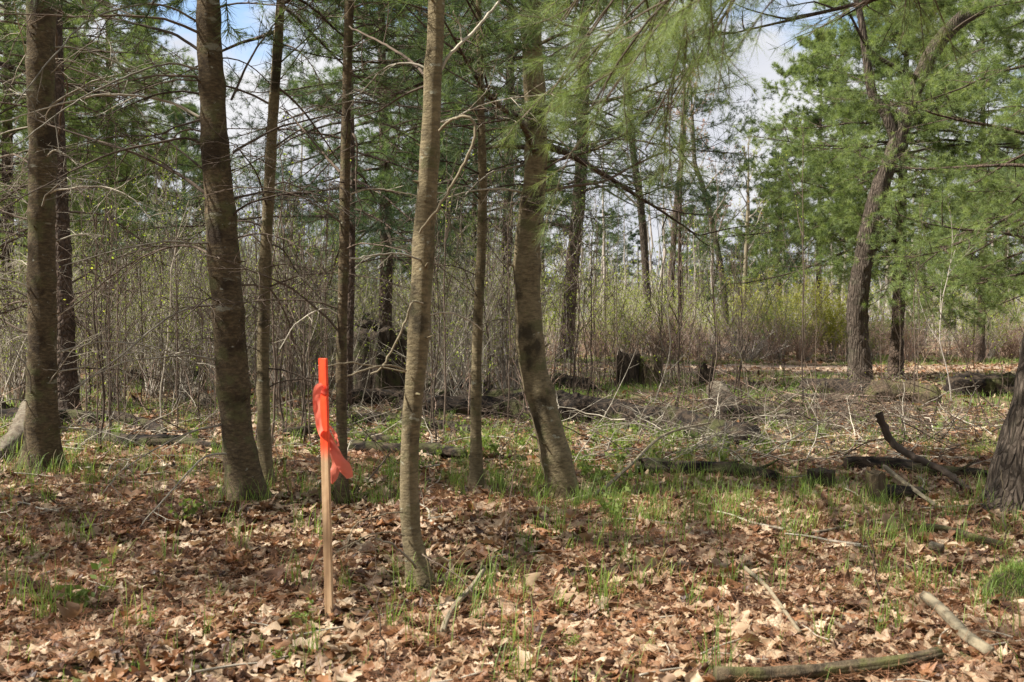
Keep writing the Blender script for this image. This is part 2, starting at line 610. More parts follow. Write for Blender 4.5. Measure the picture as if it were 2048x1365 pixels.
M['stump'] = noise_col_mat('weathered_stump_wood', [((4, 4, 0.7), 5, 0.42, 0.58, (0.085, 0.063, 0.045), 0.9),
                                                   ((1, 1, 1), 2.5, 0.55, 0.62, (0.07, 0.08, 0.028), 0.6)],
                           (0.03, 0.023, 0.017), bump=1.0, bscale=(30, 30, 7), bdist=0.03)
M['stump_mossy'] = noise_col_mat('mossy_stump_wood', [((4, 4, 0.7), 6, 0.42, 0.58, (0.12, 0.09, 0.055), 0.9),
                                                   ((1, 1, 1), 7, 0.47, 0.58, (0.09, 0.09, 0.03), 0.8)],
                           (0.06, 0.046, 0.03), bump=1.0, bscale=(30, 30, 9), bdist=0.02)
M['sand'] = noise_col_mat('sandy_path', [((1, 1, 1), 1.2, 0.45, 0.62, (0.22, 0.15, 0.11), 0.9), ((1, 1, 1), 14, 0.5, 0.62, (0.17, 0.11, 0.08), 0.6)],
                          (0.26, 0.195, 0.14), bump=0.4, bscale=(12, 12, 12), bdist=0.03)
M['ground'] = noise_col_mat('forest_soil', [((1, 1, 1), 9, 0.42, 0.6, (0.20, 0.125, 0.08), 0.8),
                                           ((1, 1, 1), 0.7, 0.50, 0.60, (0.10, 0.13, 0.03), 0.75),
                                           ((1, 1, 1), 22, 0.52, 0.66, (0.34, 0.24, 0.17), 0.8)],
                            (0.11, 0.07, 0.045), bump=0.8, bscale=(25, 25, 25), bdist=0.04)


# stake wood with sprayed paint towards its upper end (in the stake's own metres)
def stake_mat():
    m, t, o = new_mat('painted_lath_wood')
    N, K = t.nodes.new, t.links.new
    tcn = N('ShaderNodeTexCoord')
    mpn = N('ShaderNodeMapping')
    mpn.inputs['Scale'].default_value = (60, 60, 3)
    K(tcn.outputs['Object'], mpn.inputs['Vector'])
    nn = N('ShaderNodeTexNoise')
    nn.inputs['Scale'].default_value = 1
    nn.inputs['Detail'].default_value = 6
    K(mpn.outputs[0], nn.inputs['Vector'])
    c = ramp(t, [(0.32, (0.24, 0.14, 0.075)), (0.45, (0.42, 0.26, 0.14)), (0.62, (0.52, 0.35, 0.20))])
    K(nn.outputs['Fac'], c.inputs['Fac'])
    sp = N('ShaderNodeSeparateXYZ')
    K(tcn.outputs['Object'], sp.inputs[0])
    ad = N('ShaderNodeMath')
    ad.operation = 'MULTIPLY_ADD'
    K(nn.outputs['Fac'], ad.inputs[0])
    ad.inputs[1].default_value = 0.04
    K(sp.outputs['Z'], ad.inputs[2])
    mr = N('ShaderNodeMapRange')
    mr.interpolation_type = 'SMOOTHSTEP'
    mr.inputs['From Min'].default_value = 0.675
    mr.inputs['From Max'].default_value = 0.76
    K(ad.outputs[0], mr.inputs['Value'])
    x = N('ShaderNodeMixRGB')
    K(mr.outputs[0], x.inputs['Fac'])
    K(c.outputs[0], x.inputs['Color1'])
    pc = ramp(t, [(0.35, (0.72, 0.045, 0.008)), (0.6, (0.98, 0.08, 0.013))])
    K(nn.outputs['Fac'], pc.inputs['Fac'])
    K(pc.outputs[0], x.inputs['Color2'])
    p = N('ShaderNodeBsdfPrincipled')
    p.inputs['Roughness'].default_value = 0.6
    K(x.outputs[0], p.inputs['Base Color'])
    b = N('ShaderNodeBump')
    b.inputs['Strength'].default_value = 0.3
    b.inputs['Distance'].default_value = 0.002
    K(nn.outputs['Fac'], b.inputs['Height'])
    K(b.outputs[0], p.inputs['Normal'])
    K(p.outputs[0], o.inputs['Surface'])
    return m


M['stake'] = stake_mat()
M['ribbon'] = foliage_mat('flagging_tape', [(0, (0.85, 0.25, 0.17)), (1, (0.85, 0.25, 0.17))], 0.6, rough=0.3, tcol=(1.0, 0.9, 0.9))


# ------------------------------------------------------------------ ground, path
def ground_sheet():
    ys = np.concatenate([np.linspace(-40, 0, 21)[:-1], np.linspace(0, 18, 145)[:-1], np.linspace(18, 60, 90)[:-1], np.geomspace(60, 900, 40)])
    xs = np.concatenate([-np.geomspace(900, 12, 36), np.linspace(-12, 12, 193)[1:-1], np.geomspace(12, 900, 36)])
    X, Y = np.meshgrid(xs, ys)
    Z = gz(X, Y)
    Z = Z + (rng.random(Z.shape) - 0.5) * 0.02 * (np.abs(X) < 12) * (Y < 18)
    V = np.stack([X, Y, Z], -1)
    n, k = X.shape
    idx = np.arange(n * k).reshape(n, k)
    Q = np.stack([idx[:-1, :-1], idx[:-1, 1:], idx[1:, 1:], idx[1:, :-1]], -1)
    g = Geo().add(V, Q=Q)
    o = g.build('ground', M['ground'])
    tag(o, 'forest floor of brown soil and leaf crumbs', 'ground', kind='structure')


ground_sheet()


def path_mid(x):
    return 24.6 + 0.04 * (x - 4) + 0.9 * np.sin(x * 0.16)


def path_sheet():
    xs = np.linspace(-30, 45, 300)
    g = Geo()
    k = 14
    V = []
    for x in xs:
        yc = path_mid(x)
        hw = 3.0 + 0.4 * math.sin(x * 0.8) + 0.25 * math.sin(x * 2.1)
        y = np.linspace(yc - hw + 0.5 * math.sin(x * 1.3 + 1) + 0.35 * math.sin(x * 3.7) + rng.normal(0, 0.12), yc + hw, k)
        V.append(np.stack([np.full(k, x), y, gz(np.full(k, x), y) + 0.02 - 0.06 * (np.abs(np.linspace(-1, 1, k)) > 0.98)], -1))
    V = np.array(V)
    idx = np.arange(len(xs) * k).reshape(len(xs), k)
    Q = np.stack([idx[:-1, :-1], idx[1:, :-1], idx[1:, 1:], idx[:-1, 1:]], -1)
    g.add(V, Q=Q)
    tag(g.build('path', M['sand']), 'pale sandy path crossing behind the oak', 'path', kind='structure')


path_sheet()


# ------------------------------------------------------------------ near trees
def px_trunk(rows, Y, extra_h, lean=(0, 0), sink=0.12):
    """rows (px, py, width px) from base upward at depth Y -> ctrl rows; extended upwards to extra_h with a thinning stem"""
    c = []
    for (px, py, w) in rows:
        p = at(px, py, Y)
        c.append([p[0], p[1], p[2], 0.5 * w * Y / F])
    c = np.array(c)
    b = c[0].copy()
    b[2] = float(gz(b[0], b[1])) - sink
    c[0] = b
    top = c[-1]
    d = (c[-1] - c[-2])[:3]
    d = d / max(d[2], 0.05)
    zt = extra_h
    ext = []
    for u in (0.25, 0.5, 0.75, 1.0):
        z = top[2] + (zt - top[2]) * u
        e = top[:3] + np.array((d[0] * 0.6 * u * 0.5 + lean[0] * u, d[1] * u + lean[1] * u, 0)) * (zt - top[2]) * 0.5
        e[2] = z
        ext.append([*e, top[3] * (1 - 0.9 * u)])
    return np.vstack([c, ext])


def branch_at(P, R, z):
    i = int(np.clip(np.searchsorted(P[:, 2], z), 1, len(P) - 1))
    return P[i], R[i]


def dead_branches(P, R, zs, r, root, org, mat, lmin=0.6, lmax=1.6, azr=None, thick=0.008, twigs=10):
    for z in zs:
        p, rad = branch_at(P, R, z)
        az = r.uniform(0, 2 * math.pi) if azr is None else r.uniform(*azr)
        Lb = r.uniform(lmin, lmax)
        e = r.uniform(0.15, 0.75)
        K = 10
        d = np.array((math.cos(az) * math.cos(e), math.sin(az) * math.cos(e), math.sin(e)))
        B = [p + d * rad * 0.6]
        droop = r.uniform(-1.5, -0.5)
        wv = r.normal(0, 0.07, 3)
        for j in range(K):
            d = nrm(d + np.array((0, 0, droop / K)) + wv / K * 4 + r.normal(0, 0.10, 3))
            B.append(B[-1] + d * Lb / K)
        B = np.array(B)[None]
        K = B.shape[1]
        g = Geo()
        b0 = thick * r.uniform(0.7, 1.3) * (0.6 + 0.4 * Lb)
        rn = r.random()
        tubes(g, B, taper(1, K, b0, b0 * 0.25), 6, rnd=np.array([rn]))
        T1, t, _ = spawn(B, twigs, 0.25, 0.97, 0.85, 0.42, 7, r, bend=-0.25, wig=0.13, flat=True, upj=0.4)
        tubes(g, T1, taper(len(T1), 7, b0 * 0.42, b0 * 0.14), 4, rnd=np.full(len(T1), rn))
        T2, t, _ = spawn(T1, 4, 0.2, 0.95, 0.8, 0.45, 5, r, wig=0.15, flat=True, upj=0.5)
        tubes(g, T2, taper(len(T2), 5, b0 * 0.2, b0 * 0.09), 3, rnd=np.full(len(T2), rn))
        g.build('branch', mat, root, org)


def hand_branch(pts, r0, r1, r, root, org, mat, twigs=0, tl=0.3, K=24, ta=0.9):
    C = crom(np.array([at(a, b, c) for a, b, c in pts]), K)
    C = C + r.normal(0, 0.0025, C.shape) * np.linspace(0.3, 1, K)[:, None]
    g = Geo()
    rn = r.random()
    tubes(g, C[None], taper(1, K, r0, r1), 7, rnd=np.array([rn]))
    if twigs:
        T1, t, _ = spawn(C[None], twigs, 0.15, 0.98, ta, tl, 7, r, bend=-0.2, wig=0.12, flat=False)
        tubes(g, T1, taper(len(T1), 7, r0 * 0.42, r1 * 0.5), 4, rnd=np.full(len(T1), rn))
        T2, t, _ = spawn(T1, 3, 0.3, 0.95, 0.8, 0.4, 4, r, wig=0.12, flat=False)
        tubes(g, T2, taper(len(T2), 4, r0 * 0.2, r1 * 0.35), 3, rnd=np.full(len(T2), rn))
    return g.build('branch', mat, root, org)


def live_crown(P, R, z0, z1, r, root, org, Lmax=2.6, wh=0.5, per=5, tuft=(3, 14, 0.10, 0.004), elev=(0.1, 0.5), mat='needle', bmat='bark_dark',
               sub=4, tw=12, az=None, lowL=1.0, zbare=0.3, sag=-0.15, barky=True):
    """whorls of living branches; Lmax at the lower third, shorter at the tip"""
    Bs = []
    rb = []
    zz = np.arange(z0, z1, wh)
    for z in zz:
        u = (z - z0) / max(z1 - z0, 0.1)
        Lb0 = Lmax * (1 - u) ** 0.7 * (lowL + (1 - lowL) * min(1, u * 4)) + 0.25
        a0 = r.uniform(0, 6.28)
        for k in range(per):
            a = a0 + k * 2 * math.pi / per + r.normal(0, 0.45)
            if r.random() < 0.12:
                continue
            if az is not None and not (az[0] < (a % (2 * math.pi)) < az[1]):
                continue
            p, rad = branch_at(P, R, z + r.uniform(-0.2, 0.2))
            e = elev[0] + (elev[1] - elev[0]) * u + r.normal(0, 0.22)
            Lb = Lb0 * r.uniform(0.45, 1.2)
            K = 9
            d = np.array((math.cos(a) * math.cos(e), math.sin(a) * math.cos(e), math.sin(e)))
            B = [p]
            for j in range(K - 1):
                d = nrm(d + np.array((0, 0, (sag * 2 if j < 4 else 0.22) / 4)) + r.normal(0, 0.05, 3))
                B.append(B[-1] + d * Lb / (K - 1))
            Bs.append(B)
            rb.append(min(rad * 0.45, 0.006 + 0.009 * Lb))
    Bs = np.array(Bs)
    rb = np.array(rb)
    n = len(Bs)
    gb = Geo()
    i0, i1 = np.searchsorted(P[:, 2], z0 - 0.3), min(len(P) - 1, np.searchsorted(P[:, 2], z1 + 0.1))
    sel = np.linspace(i0, i1, 12).astype(int)
    tubes(gb, P[sel][None], R[sel][None] * 0.5, 5, rnd=np.array([0.5]))
    tubes(gb, Bs, taper(n, 9, rb, 0.0025), 5)
    T1, t, pi = spawn(Bs, tw, zbare, 0.99, 0.85, 0.42, 6, r, bend=0.1, wig=0.12, flat=True, upj=0.55)
    tubes(gb, T1, taper(len(T1), 6, rb[pi] * 0.3, 0.0014), 3)
    T2, t, _ = spawn(T1, sub, 0.2, 0.97, 0.75, 0.5, 4, r, bend=0.25, wig=0.1, flat=False, minl=0.06)
    if barky:
        tubes(gb, T2, taper(len(T2), 4, 0.002, 0.001), 3)
    gb.build('limbs', M[bmat], root, org)
    gn = Geo()
    pr, nn_, nl, w = tuft
    tufts(gn, T2, pr, 0.35, nn_, nl, w, r)
    tufts(gn, T1, pr + 1, 0.5, nn_, nl, w, r)
    tufts(gn, Bs[:, 5:], pr + 1, 0.2, nn_, nl, w, r)
    gn.build('crown', M[mat], root, org)


def base_of(c):
    x, y = c[0][0], c[0][1]
    return np.array((x, y, float(gz(x, y))))


def near_tree(label, rows, Y, H, mat, seed, flare=0.7, knots=True, ns=30, rough=0.03, lean=(0, 0), ridges=0, ridge_a=0.0, name='pine_tree', fh=0.22, group=None):
    r = np.random.default_rng(seed)
    c = px_trunk(rows, Y, H, lean)
    org = base_of(c)
    root = empty(name, org, label, 'tree', group)
    g = Geo()
    kz = [z for z in np.arange(0.5, H, 0.42) + r.normal(0, 0.05, len(np.arange(0.5, H, 0.42)))] if knots else []
    P, R = trunk(g, c, r, ns=ns, step=0.04, flare=flare, fh=fh, rough=rough, ridges=ridges, ridge_a=ridge_a, knots=kz)
    ns_ = 26
    zs_ = r.uniform(0.3, 4.2, ns_)
    for z_ in zs_:
        p_, rd = branch_at(P, R, z_)
        a_ = r.uniform(0, 6.283)
        dd = nrm(np.array((math.cos(a_), math.sin(a_), r.uniform(0.0, 0.7))))
        ln_ = r.uniform(0.012, 0.07)
        q0 = p_ + dd * rd * 0.9
        st_ = np.array([q0, q0 + dd * (0.006 + ln_ * 0.5), q0 + dd * (0.01 + ln_)])
        tubes(g, st_[None], np.array([[0.014, 0.008, 0.004]]) * r.uniform(0.6, 1.2) * min(1, rd / 0.08), 7, rnd=np.array([0.5]))
    g.build('trunk', M[mat], root, org)
    return root, org, P, R, r


# A : big pine at the left
A = near_tree('thick straight pine trunk with bulging knots, in front of its darker twin', [(84, 948, 62), (84, 850, 59), (85, 700, 54), (84, 500, 52), (84, 300, 51), (82, 130, 51), (82, 0, 52)], 8.2, 11, 'bark_pine', 1)
dead_branches(A[2], A[3], np.linspace(0.5, 4.8, 33), A[4], A[0], A[1], M['twig'], 0.6, 1.6, thick=0.007)
hand_branch([(30, 700, 8.0), (58, 745, 8.0), (62, 790, 8.1)][::-1], 0.007, 0.003, A[4], A[0], A[1], M['twig'], 3)
hand_branch([(112, 855, 8.2), (180, 860, 8.0), (270, 885, 7.7), (338, 930, 7.5)], 0.006, 0.002, A[4], A[0], A[1], M['twig'], 4, 0.2)
live_crown(A[2], A[3], 7.0, 10.8, A[4], A[0], A[1], Lmax=1.9, wh=0.9, per=4, tuft=(2, 14, 0.10, 0.003), tw=10, sub=3, mat='needle')

# A2 behind, darker bark colour stands in for its shade
A2 = near_tree('dark pine trunk half hidden behind the thick straight pine', [(134, 838, 46), (133, 780, 42), (129, 650, 38), (124, 500, 34), (117, 300, 27), (113, 100, 25), (112, 0, 24)], 12.6, 12, 'bark_dark', 2, ns=20)
dead_branches(A2[2], A2[3], np.linspace(0.6, 5.2, 31), A2[4], A2[0], A2[1], M['twig_dark'], 0.8, 2.4, thick=0.010)
live_crown(A2[2], A2[3], 6.0, 11.8, A2[4], A2[0], A2[1], Lmax=2.3, wh=0.8, per=4, tuft=(2, 12, 0.10, 0.004), tw=10, sub=3)

# far left rough trunk, mostly out of the picture
A3 = near_tree('rough furrowed trunk cut by the frame edge, flaring at its root', [(-28, 822, 62), (-32, 760, 50), (-40, 600, 46), (-44, 300, 44), (-46, 0, 42)], 13.8, 12, 'bark_furrow', 3, ns=24, flare=0.8, ridges=11, ridge_a=0.08)
dead_branches(A3[2], A3[3], np.linspace(1.2, 6, 24), A3[4], A3[0], A3[1], M['twig_dark'], 0.9, 2.4, thick=0.010, azr=(-1.2, 1.2))
live_crown(A3[2], A3[3], 5.0, 11.8, A3[4], A3[0], A3[1], Lmax=2.6, wh=0.9, per=4, tuft=(2, 12, 0.10, 0.004), tw=10, sub=3)

# B : leaning pine
B = near_tree('leaning pine trunk with a mossy edge, behind the orange painted stake', [(496, 1008, 78), (488, 950, 66), (472, 850, 62), (462, 700, 62), (447, 500, 60), (434, 350, 55), (424, 180, 50), (416, 0, 46)], 6.85, 10.5, 'bark_pine', 4, flare=0.6, fh=0.16)
dead_branches(B[2], B[3], np.linspace(1.3, 3.9, 19), B[4], B[0], B[1], M['twig_dark'], 0.7, 1.7, thick=0.008)
hand_branch([(420, 487, 6.8), (385, 487, 6.7), (330, 484, 6.6), (230, 502, 6.4), (125, 533, 6.2)], 0.008, 0.003, B[4], B[0], B[1], M['twig'], 5, 0.25)
hand_branch([(428, 612, 6.8), (385, 615, 6.7), (330, 640, 6.5), (250, 705, 6.3), (190, 750, 6.2), (138, 782, 6.1)], 0.0085, 0.003, B[4], B[0], B[1], M['twig'], 5, 0.25)
hand_branch([(438, 722, 6.8), (385, 712, 6.7), (330, 715, 6.6), (240, 728, 6.4), (150, 772, 6.2)], 0.007, 0.0025, B[4], B[0], B[1], M['twig'], 5, 0.2)
hand_branch([(446, 850, 6.8), (380, 865, 6.6), (300, 905, 6.3), (240, 945, 6.1), (205, 990, 5.9)], 0.007, 0.002, B[4], B[0], B[1], M['twig'], 4, 0.25)
hand_branch([(452, 908, 6.7), (415, 912, 6.6), (385, 935, 6.5), (350, 975, 6.2), (318, 1010, 6.0), (250, 1090, 5.7)], 0.0075, 0.003, B[4], B[0], B[1], M['twig'], 6, 0.25)
hand_branch([(415, 390, 6.85), (350, 345, 7.0), (250, 300, 7.2), (112, 255, 7.5), (60, 235, 7.6)], 0.013, 0.005, B[4], B[0], B[1], M['twig_dark'], 6, 0.25)
hand_branch([(407, 290, 6.85), (375, 277, 6.8), (330, 283, 6.6), (230, 305, 6.4), (130, 350, 6.1), (0, 420, 5.7)], 0.009, 0.003, B[4], B[0], B[1], M['twig_dark'], 6, 0.2)
hand_branch([(400, 235, 6.85), (340, 205, 6.9), (250, 190, 6.7), (160, 198, 6.5), (0, 245, 6.2)], 0.010, 0.003, B[4], B[0], B[1], M['twig'], 6, 0.22)
hand_branch([(400, 140, 6.85), (340, 128, 6.8), (260, 150, 6.5), (150, 205, 6.2), (20, 300, 5.8)], 0.008, 0.003, B[4], B[0], B[1], M['twig'], 6, 0.22)
hand_branch([(397, 100, 6.85), (350, 70, 6.9), (300, 55, 7.0), (200, 30, 7.2), (100, -10, 7.4)], 0.011, 0.005, B[4], B[0], B[1], M['twig_dark'], 6, 0.22)
hand_branch([(396, 45, 6.85), (340, 15, 6.6), (280, 10, 6.3), (180, 40, 5.8), (100, 120, 5.3), (30, 210, 5.0)], 0.008, 0.003, B[4], B[0], B[1], M['twig'], 6, 0.2)
hand_branch([(466, 305, 6.85), (510, 280, 7.0), (560, 255, 7.2), (640, 235, 7.4), (720, 215, 7.7)], 0.010, 0.004, B[4], B[0], B[1], M['twig_dark'], 6, 0.25)
hand_branch([(463, 200, 6.85), (500, 120, 7.0), (540, 60, 7.2), (600, -20, 7.4)], 0.009, 0.004, B[4], B[0], B[1], M['twig_dark'], 5, 0.25)
live_crown(B[2], B[3], 5.5, 10.3, B[4], B[0], B[1], Lmax=1.8, wh=0.9, per=4, tuft=(2, 14, 0.10, 0.003), tw=9, sub=3)

# C thin
C_ = near_tree('thin curved pine stem rising just behind the leaning trunk', [(533, 968, 28), (528, 860, 25), (526, 700, 23), (530, 550, 24), (538, 380, 22), (548, 200, 20), (562, 0, 17)], 7.5, 8.5, 'bark_grey', 5, ns=18, lean=(0.1, 0))
dead_branches(C_[2], C_[3], np.linspace(0.7, 3.9, 22), C_[4], C_[0], C_[1], M['twig_dark'], 0.6, 1.5, thick=0.006)
hand_branch([(548, 168, 7.5), (600, 215, 7.6), (655, 290, 7.8), (690, 345, 8.0)], 0.010, 0.004, C_[4], C_[0], C_[1], M['twig_dark'], 5, 0.3)
hand_branch([(520, 485, 7.5), (500, 470, 7.4), (470, 485, 7.3), (430, 500, 7.2)], 0.007, 0.003, C_[4], C_[0], C_[1], M['twig'], 4, 0.3)
hand_branch([(538, 552, 7.5), (575, 545, 7.4), (610, 560, 7.3), (650, 595, 7.2)], 0.006, 0.003, C_[4], C_[0], C_[1], M['twig'], 4, 0.3)
live_crown(C_[2], C_[3], 3.6, 8.4, C_[4], C_[0], C_[1], Lmax=1.7, wh=0.6, per=5, tuft=(2, 16, 0.10, 0.0045), tw=8, sub=3)

# D thin behind the ribbon
D_ = near_tree('slim dark pine stem standing directly behind the stake ribbon', [(684, 1012, 24), (683, 880, 21), (683, 700, 20), (688, 500, 20), (691, 300, 19), (695, 120, 18), (698, 0, 17)], 6.75, 8.5, 'bark_pine', 6, ns=18)
dead_branches(D_[2], D_[3], np.linspace(1.0, 3.6, 19), D_[4], D_[0], D_[1], M['twig_dark'], 0.6, 1.4, thick=0.006)
hand_branch([(700, 262, 6.75), (712, 280, 6.7), (714, 320, 6.7), (712, 370, 6.7), (722, 415, 6.7), (745, 440, 6.7)], 0.008, 0.003, D_[4], D_[0], D_[1], M['twig_dark'], 4, 0.3)
hand_branch([(680, 345, 6.75), (640, 300, 6.9), (590, 240, 7.2), (560, 215, 7.4)], 0.010, 0.004, D_[4], D_[0], D_[1], M['twig_dark'], 5, 0.3)
hand_branch([(696, 390, 6.75), (740, 378, 6.8), (800, 385, 6.9), (860, 400, 7.0)], 0.007, 0.003, D_[4], D_[0], D_[1], M['twig'], 4, 0.3)
hand_branch([(676, 630, 6.75), (645, 618, 6.7), (590, 650, 6.5), (560, 700, 6.4)], 0.006, 0.003, D_[4], D_[0], D_[1], M['twig'], 3, 0.3)
live_crown(D_[2], D_[3], 3.5, 8.4, D_[4], D_[0], D_[1], Lmax=1.7, wh=0.6, per=5, tuft=(2, 16, 0.10, 0.0045), tw=8, sub=3)

# E : the near sunlit one
E = near_tree('sunlit olive barked pine closest to the stake, peeling low down', [(846, 1195, 60), (834, 1135, 44), (822, 1060, 38), (818, 960, 37), (822, 850, 37), (834, 720, 40), (842, 600, 41), (850, 450, 42), (860, 300, 37), (866, 150, 34), (873, 0, 31)], 4.65, 7.5, 'bark_grey', 7, flare=0.5, fh=0.12, rough=0.035, ns=36)
dead_branches(E[2], E[3], np.linspace(1.9, 3.4, 7), E[4], E[0], E[1], M['twig'], 0.4, 0.9, thick=0.005, azr=(0, 3.1))
hand_branch([(878, 262, 4.6), (900, 242, 4.5), (930, 233, 4.4), (948, 245, 4.4), (950, 275, 4.4), (935, 315, 4.4), (905, 370, 4.4), (870, 425, 4.4), (838, 465, 4.45)], 0.0065, 0.006, E[4], E[0], E[1], M['log_pale'], 0, K=40)
hand_branch([(876, 150, 4.65), (900, 110, 4.7), (950, 60, 4.8), (1010, -10, 5.0)], 0.009, 0.005, E[4], E[0], E[1], M['twig'], 3, 0.3)
hand_branch([(852, 155, 4.7), (830, 130, 4.9), (780, 95, 5.3), (700, 55, 6.0)], 0.008, 0.005, E[4], E[0], E[1], M['twig_dark'], 4, 0.3)
hand_branch([(852, 172, 4.65), (810, 190, 4.8), (750, 225, 5.0), (700, 240, 5.2)], 0.006, 0.003, E[4], E[0], E[1], M['twig_dark'], 5, 0.3)
hand_branch([(840, 520, 4.6), (800, 508, 4.5), (740, 512, 4.4), (700, 520, 4.3)], 0.005, 0.003, E[4], E[0], E[1], M['twig'], 3, 0.3)
hand_branch([(845, 608, 4.55), (825, 605, 4.5), (812, 640, 4.5), (790, 690, 4.5), (760, 740, 4.5), (740, 745, 4.5)], 0.006, 0.004, E[4], E[0], E[1], M['log_pale'], 0)
hand_branch([(812, 742, 4.6), (785, 732, 4.5), (760, 733, 4.4), (725, 742, 4.3), (693, 753, 4.25)], 0.005, 0.0035, E[4], E[0], E[1], M['log_pale'], 0)
hand_branch([(812, 745, 4.65), (760, 735, 4.6), (705, 727, 4.5), (655, 732, 4.4), (636, 733, 4.4)], 0.004, 0.003, E[4], E[0], E[1], M['log_pale'], 0)
hand_branch([(860, 630, 4.65), (900, 625, 4.7), (935, 640, 4.75), (962, 660, 4.8)], 0.004, 0.003, E[4], E[0], E[1], M['twig'], 1)
hand_branch([(805, 1025, 4.6), (770, 1028, 4.5), (720, 1045, 4.4), (700, 1070, 4.35), (690, 1115, 4.3)], 0.0035, 0.002, E[4], E[0], E[1], M['log_pale'], 2, 0.2)
hand_branch([(808, 1072, 4.6), (780, 1065, 4.5), (740, 1070, 4.4), (700, 1090, 4.3), (665, 1108, 4.2)], 0.004, 0.002, E[4], E[0], E[1], M['log_pale'], 2, 0.2)
hand_branch([(832, 1135, 4.55), (815, 1115, 4.4), (785, 1090, 4.3), (750, 1078, 4.2)], 0.007, 0.004, E[4], E[0], E[1], M['twig'], 0)
hand_branch([(845, 1110, 4.6), (870, 1125, 4.5), (920, 1155, 4.4), (950, 1190, 4.3)], 0.0035, 0.002, E[4], E[0], E[1], M['twig_dark'], 2, 0.2)
live_crown(E[2], E[3], 3.2, 7.4, E[4], E[0], E[1], Lmax=2.0, wh=0.5, per=5, tuft=(2, 16, 0.10, 0.0045), tw=8, sub=3)

# F thin
F_ = near_tree('slender straight pine stem between the sunlit pine and the bowed pine', [(955, 975, 28), (953, 930, 22), (952, 800, 21), (955, 650, 20), (963, 500, 19), (965, 380, 18), (962, 200, 14), (957, 0, 11)], 7.3, 6.6, 'bark_grey', 8, ns=16)
for k, (zpy) in enumerate((130, 225, 265, 350, 385)):
    for sgn in (-1, 1):
        lx = F_[4].uniform(90, 170)
        up = F_[4].uniform(-35, 25)
        hand_branch([(963, zpy, 7.3), (963 + sgn * lx * 0.3, zpy - 12 + up * 0.2, 7.2), (963 + sgn * lx * 0.65, zpy - 14 + up * .5, 7.1), (963 + sgn * lx, zpy + up, 7.0 + F_[4].uniform(-.5, .5))], 0.0075, 0.003, F_[4], F_[0], F_[1], M['twig_dark'], 5, 0.3)
dead_branches(F_[2], F_[3], np.linspace(1.2, 3.2, 12), F_[4], F_[0], F_[1], M['twig_dark'], 0.5, 1.0, thick=0.005)
live_crown(F_[2], F_[3], 3.0, 6.5, F_[4], F_[0], F_[1], Lmax=1.4, wh=0.5, per=5, tuft=(2, 16, 0.10, 0.003), tw=9, sub=3)

# G bowed
G = near_tree('bowed pine trunk curving sideways at its base with moss in the bend', [(1132, 1004, 68), (1120, 950, 62), (1103, 880, 58), (1082, 800, 57), (1064, 720, 54), (1056, 620, 53), (1054, 520, 52), (1063, 420, 48), (1072, 320, 44), (1070, 200, 41), (1064, 90, 39), (1062, 0, 38)], 7.0, 9.5, 'bark_grey', 9, flare=0.25, rough=0.03, ns=34)
hand_branch([(1092, 325, 7.0), (1150, 312, 6.9), (1230, 280, 6.8), (1300, 225, 6.8), (1340, 150, 6.8)], 0.011, 0.004, G[4], G[0], G[1], M['twig_dark'], 8, 0.3)
hand_branch([(1088, 382, 7.0), (1150, 372, 7.1), (1210, 362, 7.2), (1270, 330, 7.3), (1340, 300, 7.4), (1420, 270, 7.5)], 0.012, 0.004, G[4], G[0], G[1], M['twig_dark'], 9, 0.3)
hand_branch([(1075, 90, 6.95), (1120, 70, 6.8), (1180, 50, 6.7), (1210, -10, 6.6)], 0.013, 0.008, G[4], G[0], G[1], M['twig_dark'], 4, 0.25)
hand_branch([(1050, 95, 7.0), (1010, 120, 6.9), (975, 140, 6.8), (930, 160, 6.7)], 0.009, 0.004, G[4], G[0], G[1], M['twig_dark'], 4, 0.25)
hand_branch([(1050, 330, 7.0), (1000, 340, 6.9), (975, 350, 6.8), (930, 390, 6.7)], 0.008, 0.004, G[4], G[0], G[1], M['twig'], 4, 0.25)
hand_branch([(1045, 385, 7.0), (1000, 378, 6.9), (930, 385, 6.8), (860, 410, 6.7)], 0.008, 0.003, G[4], G[0], G[1], M['twig'], 4, 0.25)
dead_branches(G[2], G[3], np.linspace(1.9, 3.4, 10), G[4], G[0], G[1], M['twig_dark'], 0.6, 1.3, thick=0.006)
live_crown(G[2], G[3], 2.6, 9.3, G[4], G[0], G[1], Lmax=2.1, wh=0.75, per=4, tuft=(2, 18, 0.10, 0.0028), tw=9, sub=3, az=(0.2, 6.28))

# small ones further in
Fb = near_tree('dark narrow stem close behind the slender straight pine', [(941, 742, 13), (944, 640, 11), (948, 480, 11), (950, 300, 9), (950, 100, 8)], 23, 10.5, 'bark_dark', 10, ns=12, flare=0.3)
live_crown(Fb[2], Fb[3], 3.6, 10.4, Fb[4], Fb[0], Fb[1], Lmax=2.6, wh=0.45, per=5, tuft=(2, 12, 0.11, 0.006), tw=10, sub=3, mat='needle')
H_ = near_tree('dark upright pine trunk seen past the bowed pine', [(1001, 757, 30), (1004, 700, 23), (1009, 600, 22), (1015, 450, 20), (1018, 300, 19), (1020, 150, 17)], 21.5, 12.5, 'bark_dark', 11, ns=20, flare=0.4)
live_crown(H_[2], H_[3], 3.4, 12.3, H_[4], H_[0], H_[1], Lmax=3.2, wh=0.4, per=5, tuft=(2, 12, 0.11, 0.006), tw=12, sub=4)
I_ = near_tree('dark tall pine trunk leaning a little, furthest of the trunks near the path', [(1130, 728, 34), (1136, 640, 27), (1144, 540, 27), (1156, 420, 26), (1164, 300, 24), (1168, 120, 22)], 29.5, 16, 'bark_dark', 12, ns=20, flare=0.4)
live_crown(I_[2], I_[3], 5.2, 15.5, I_[4], I_[0], I_[1], Lmax=3.8, wh=0.45, per=5, tuft=(2, 12, 0.12, 0.008), tw=12, sub=4)

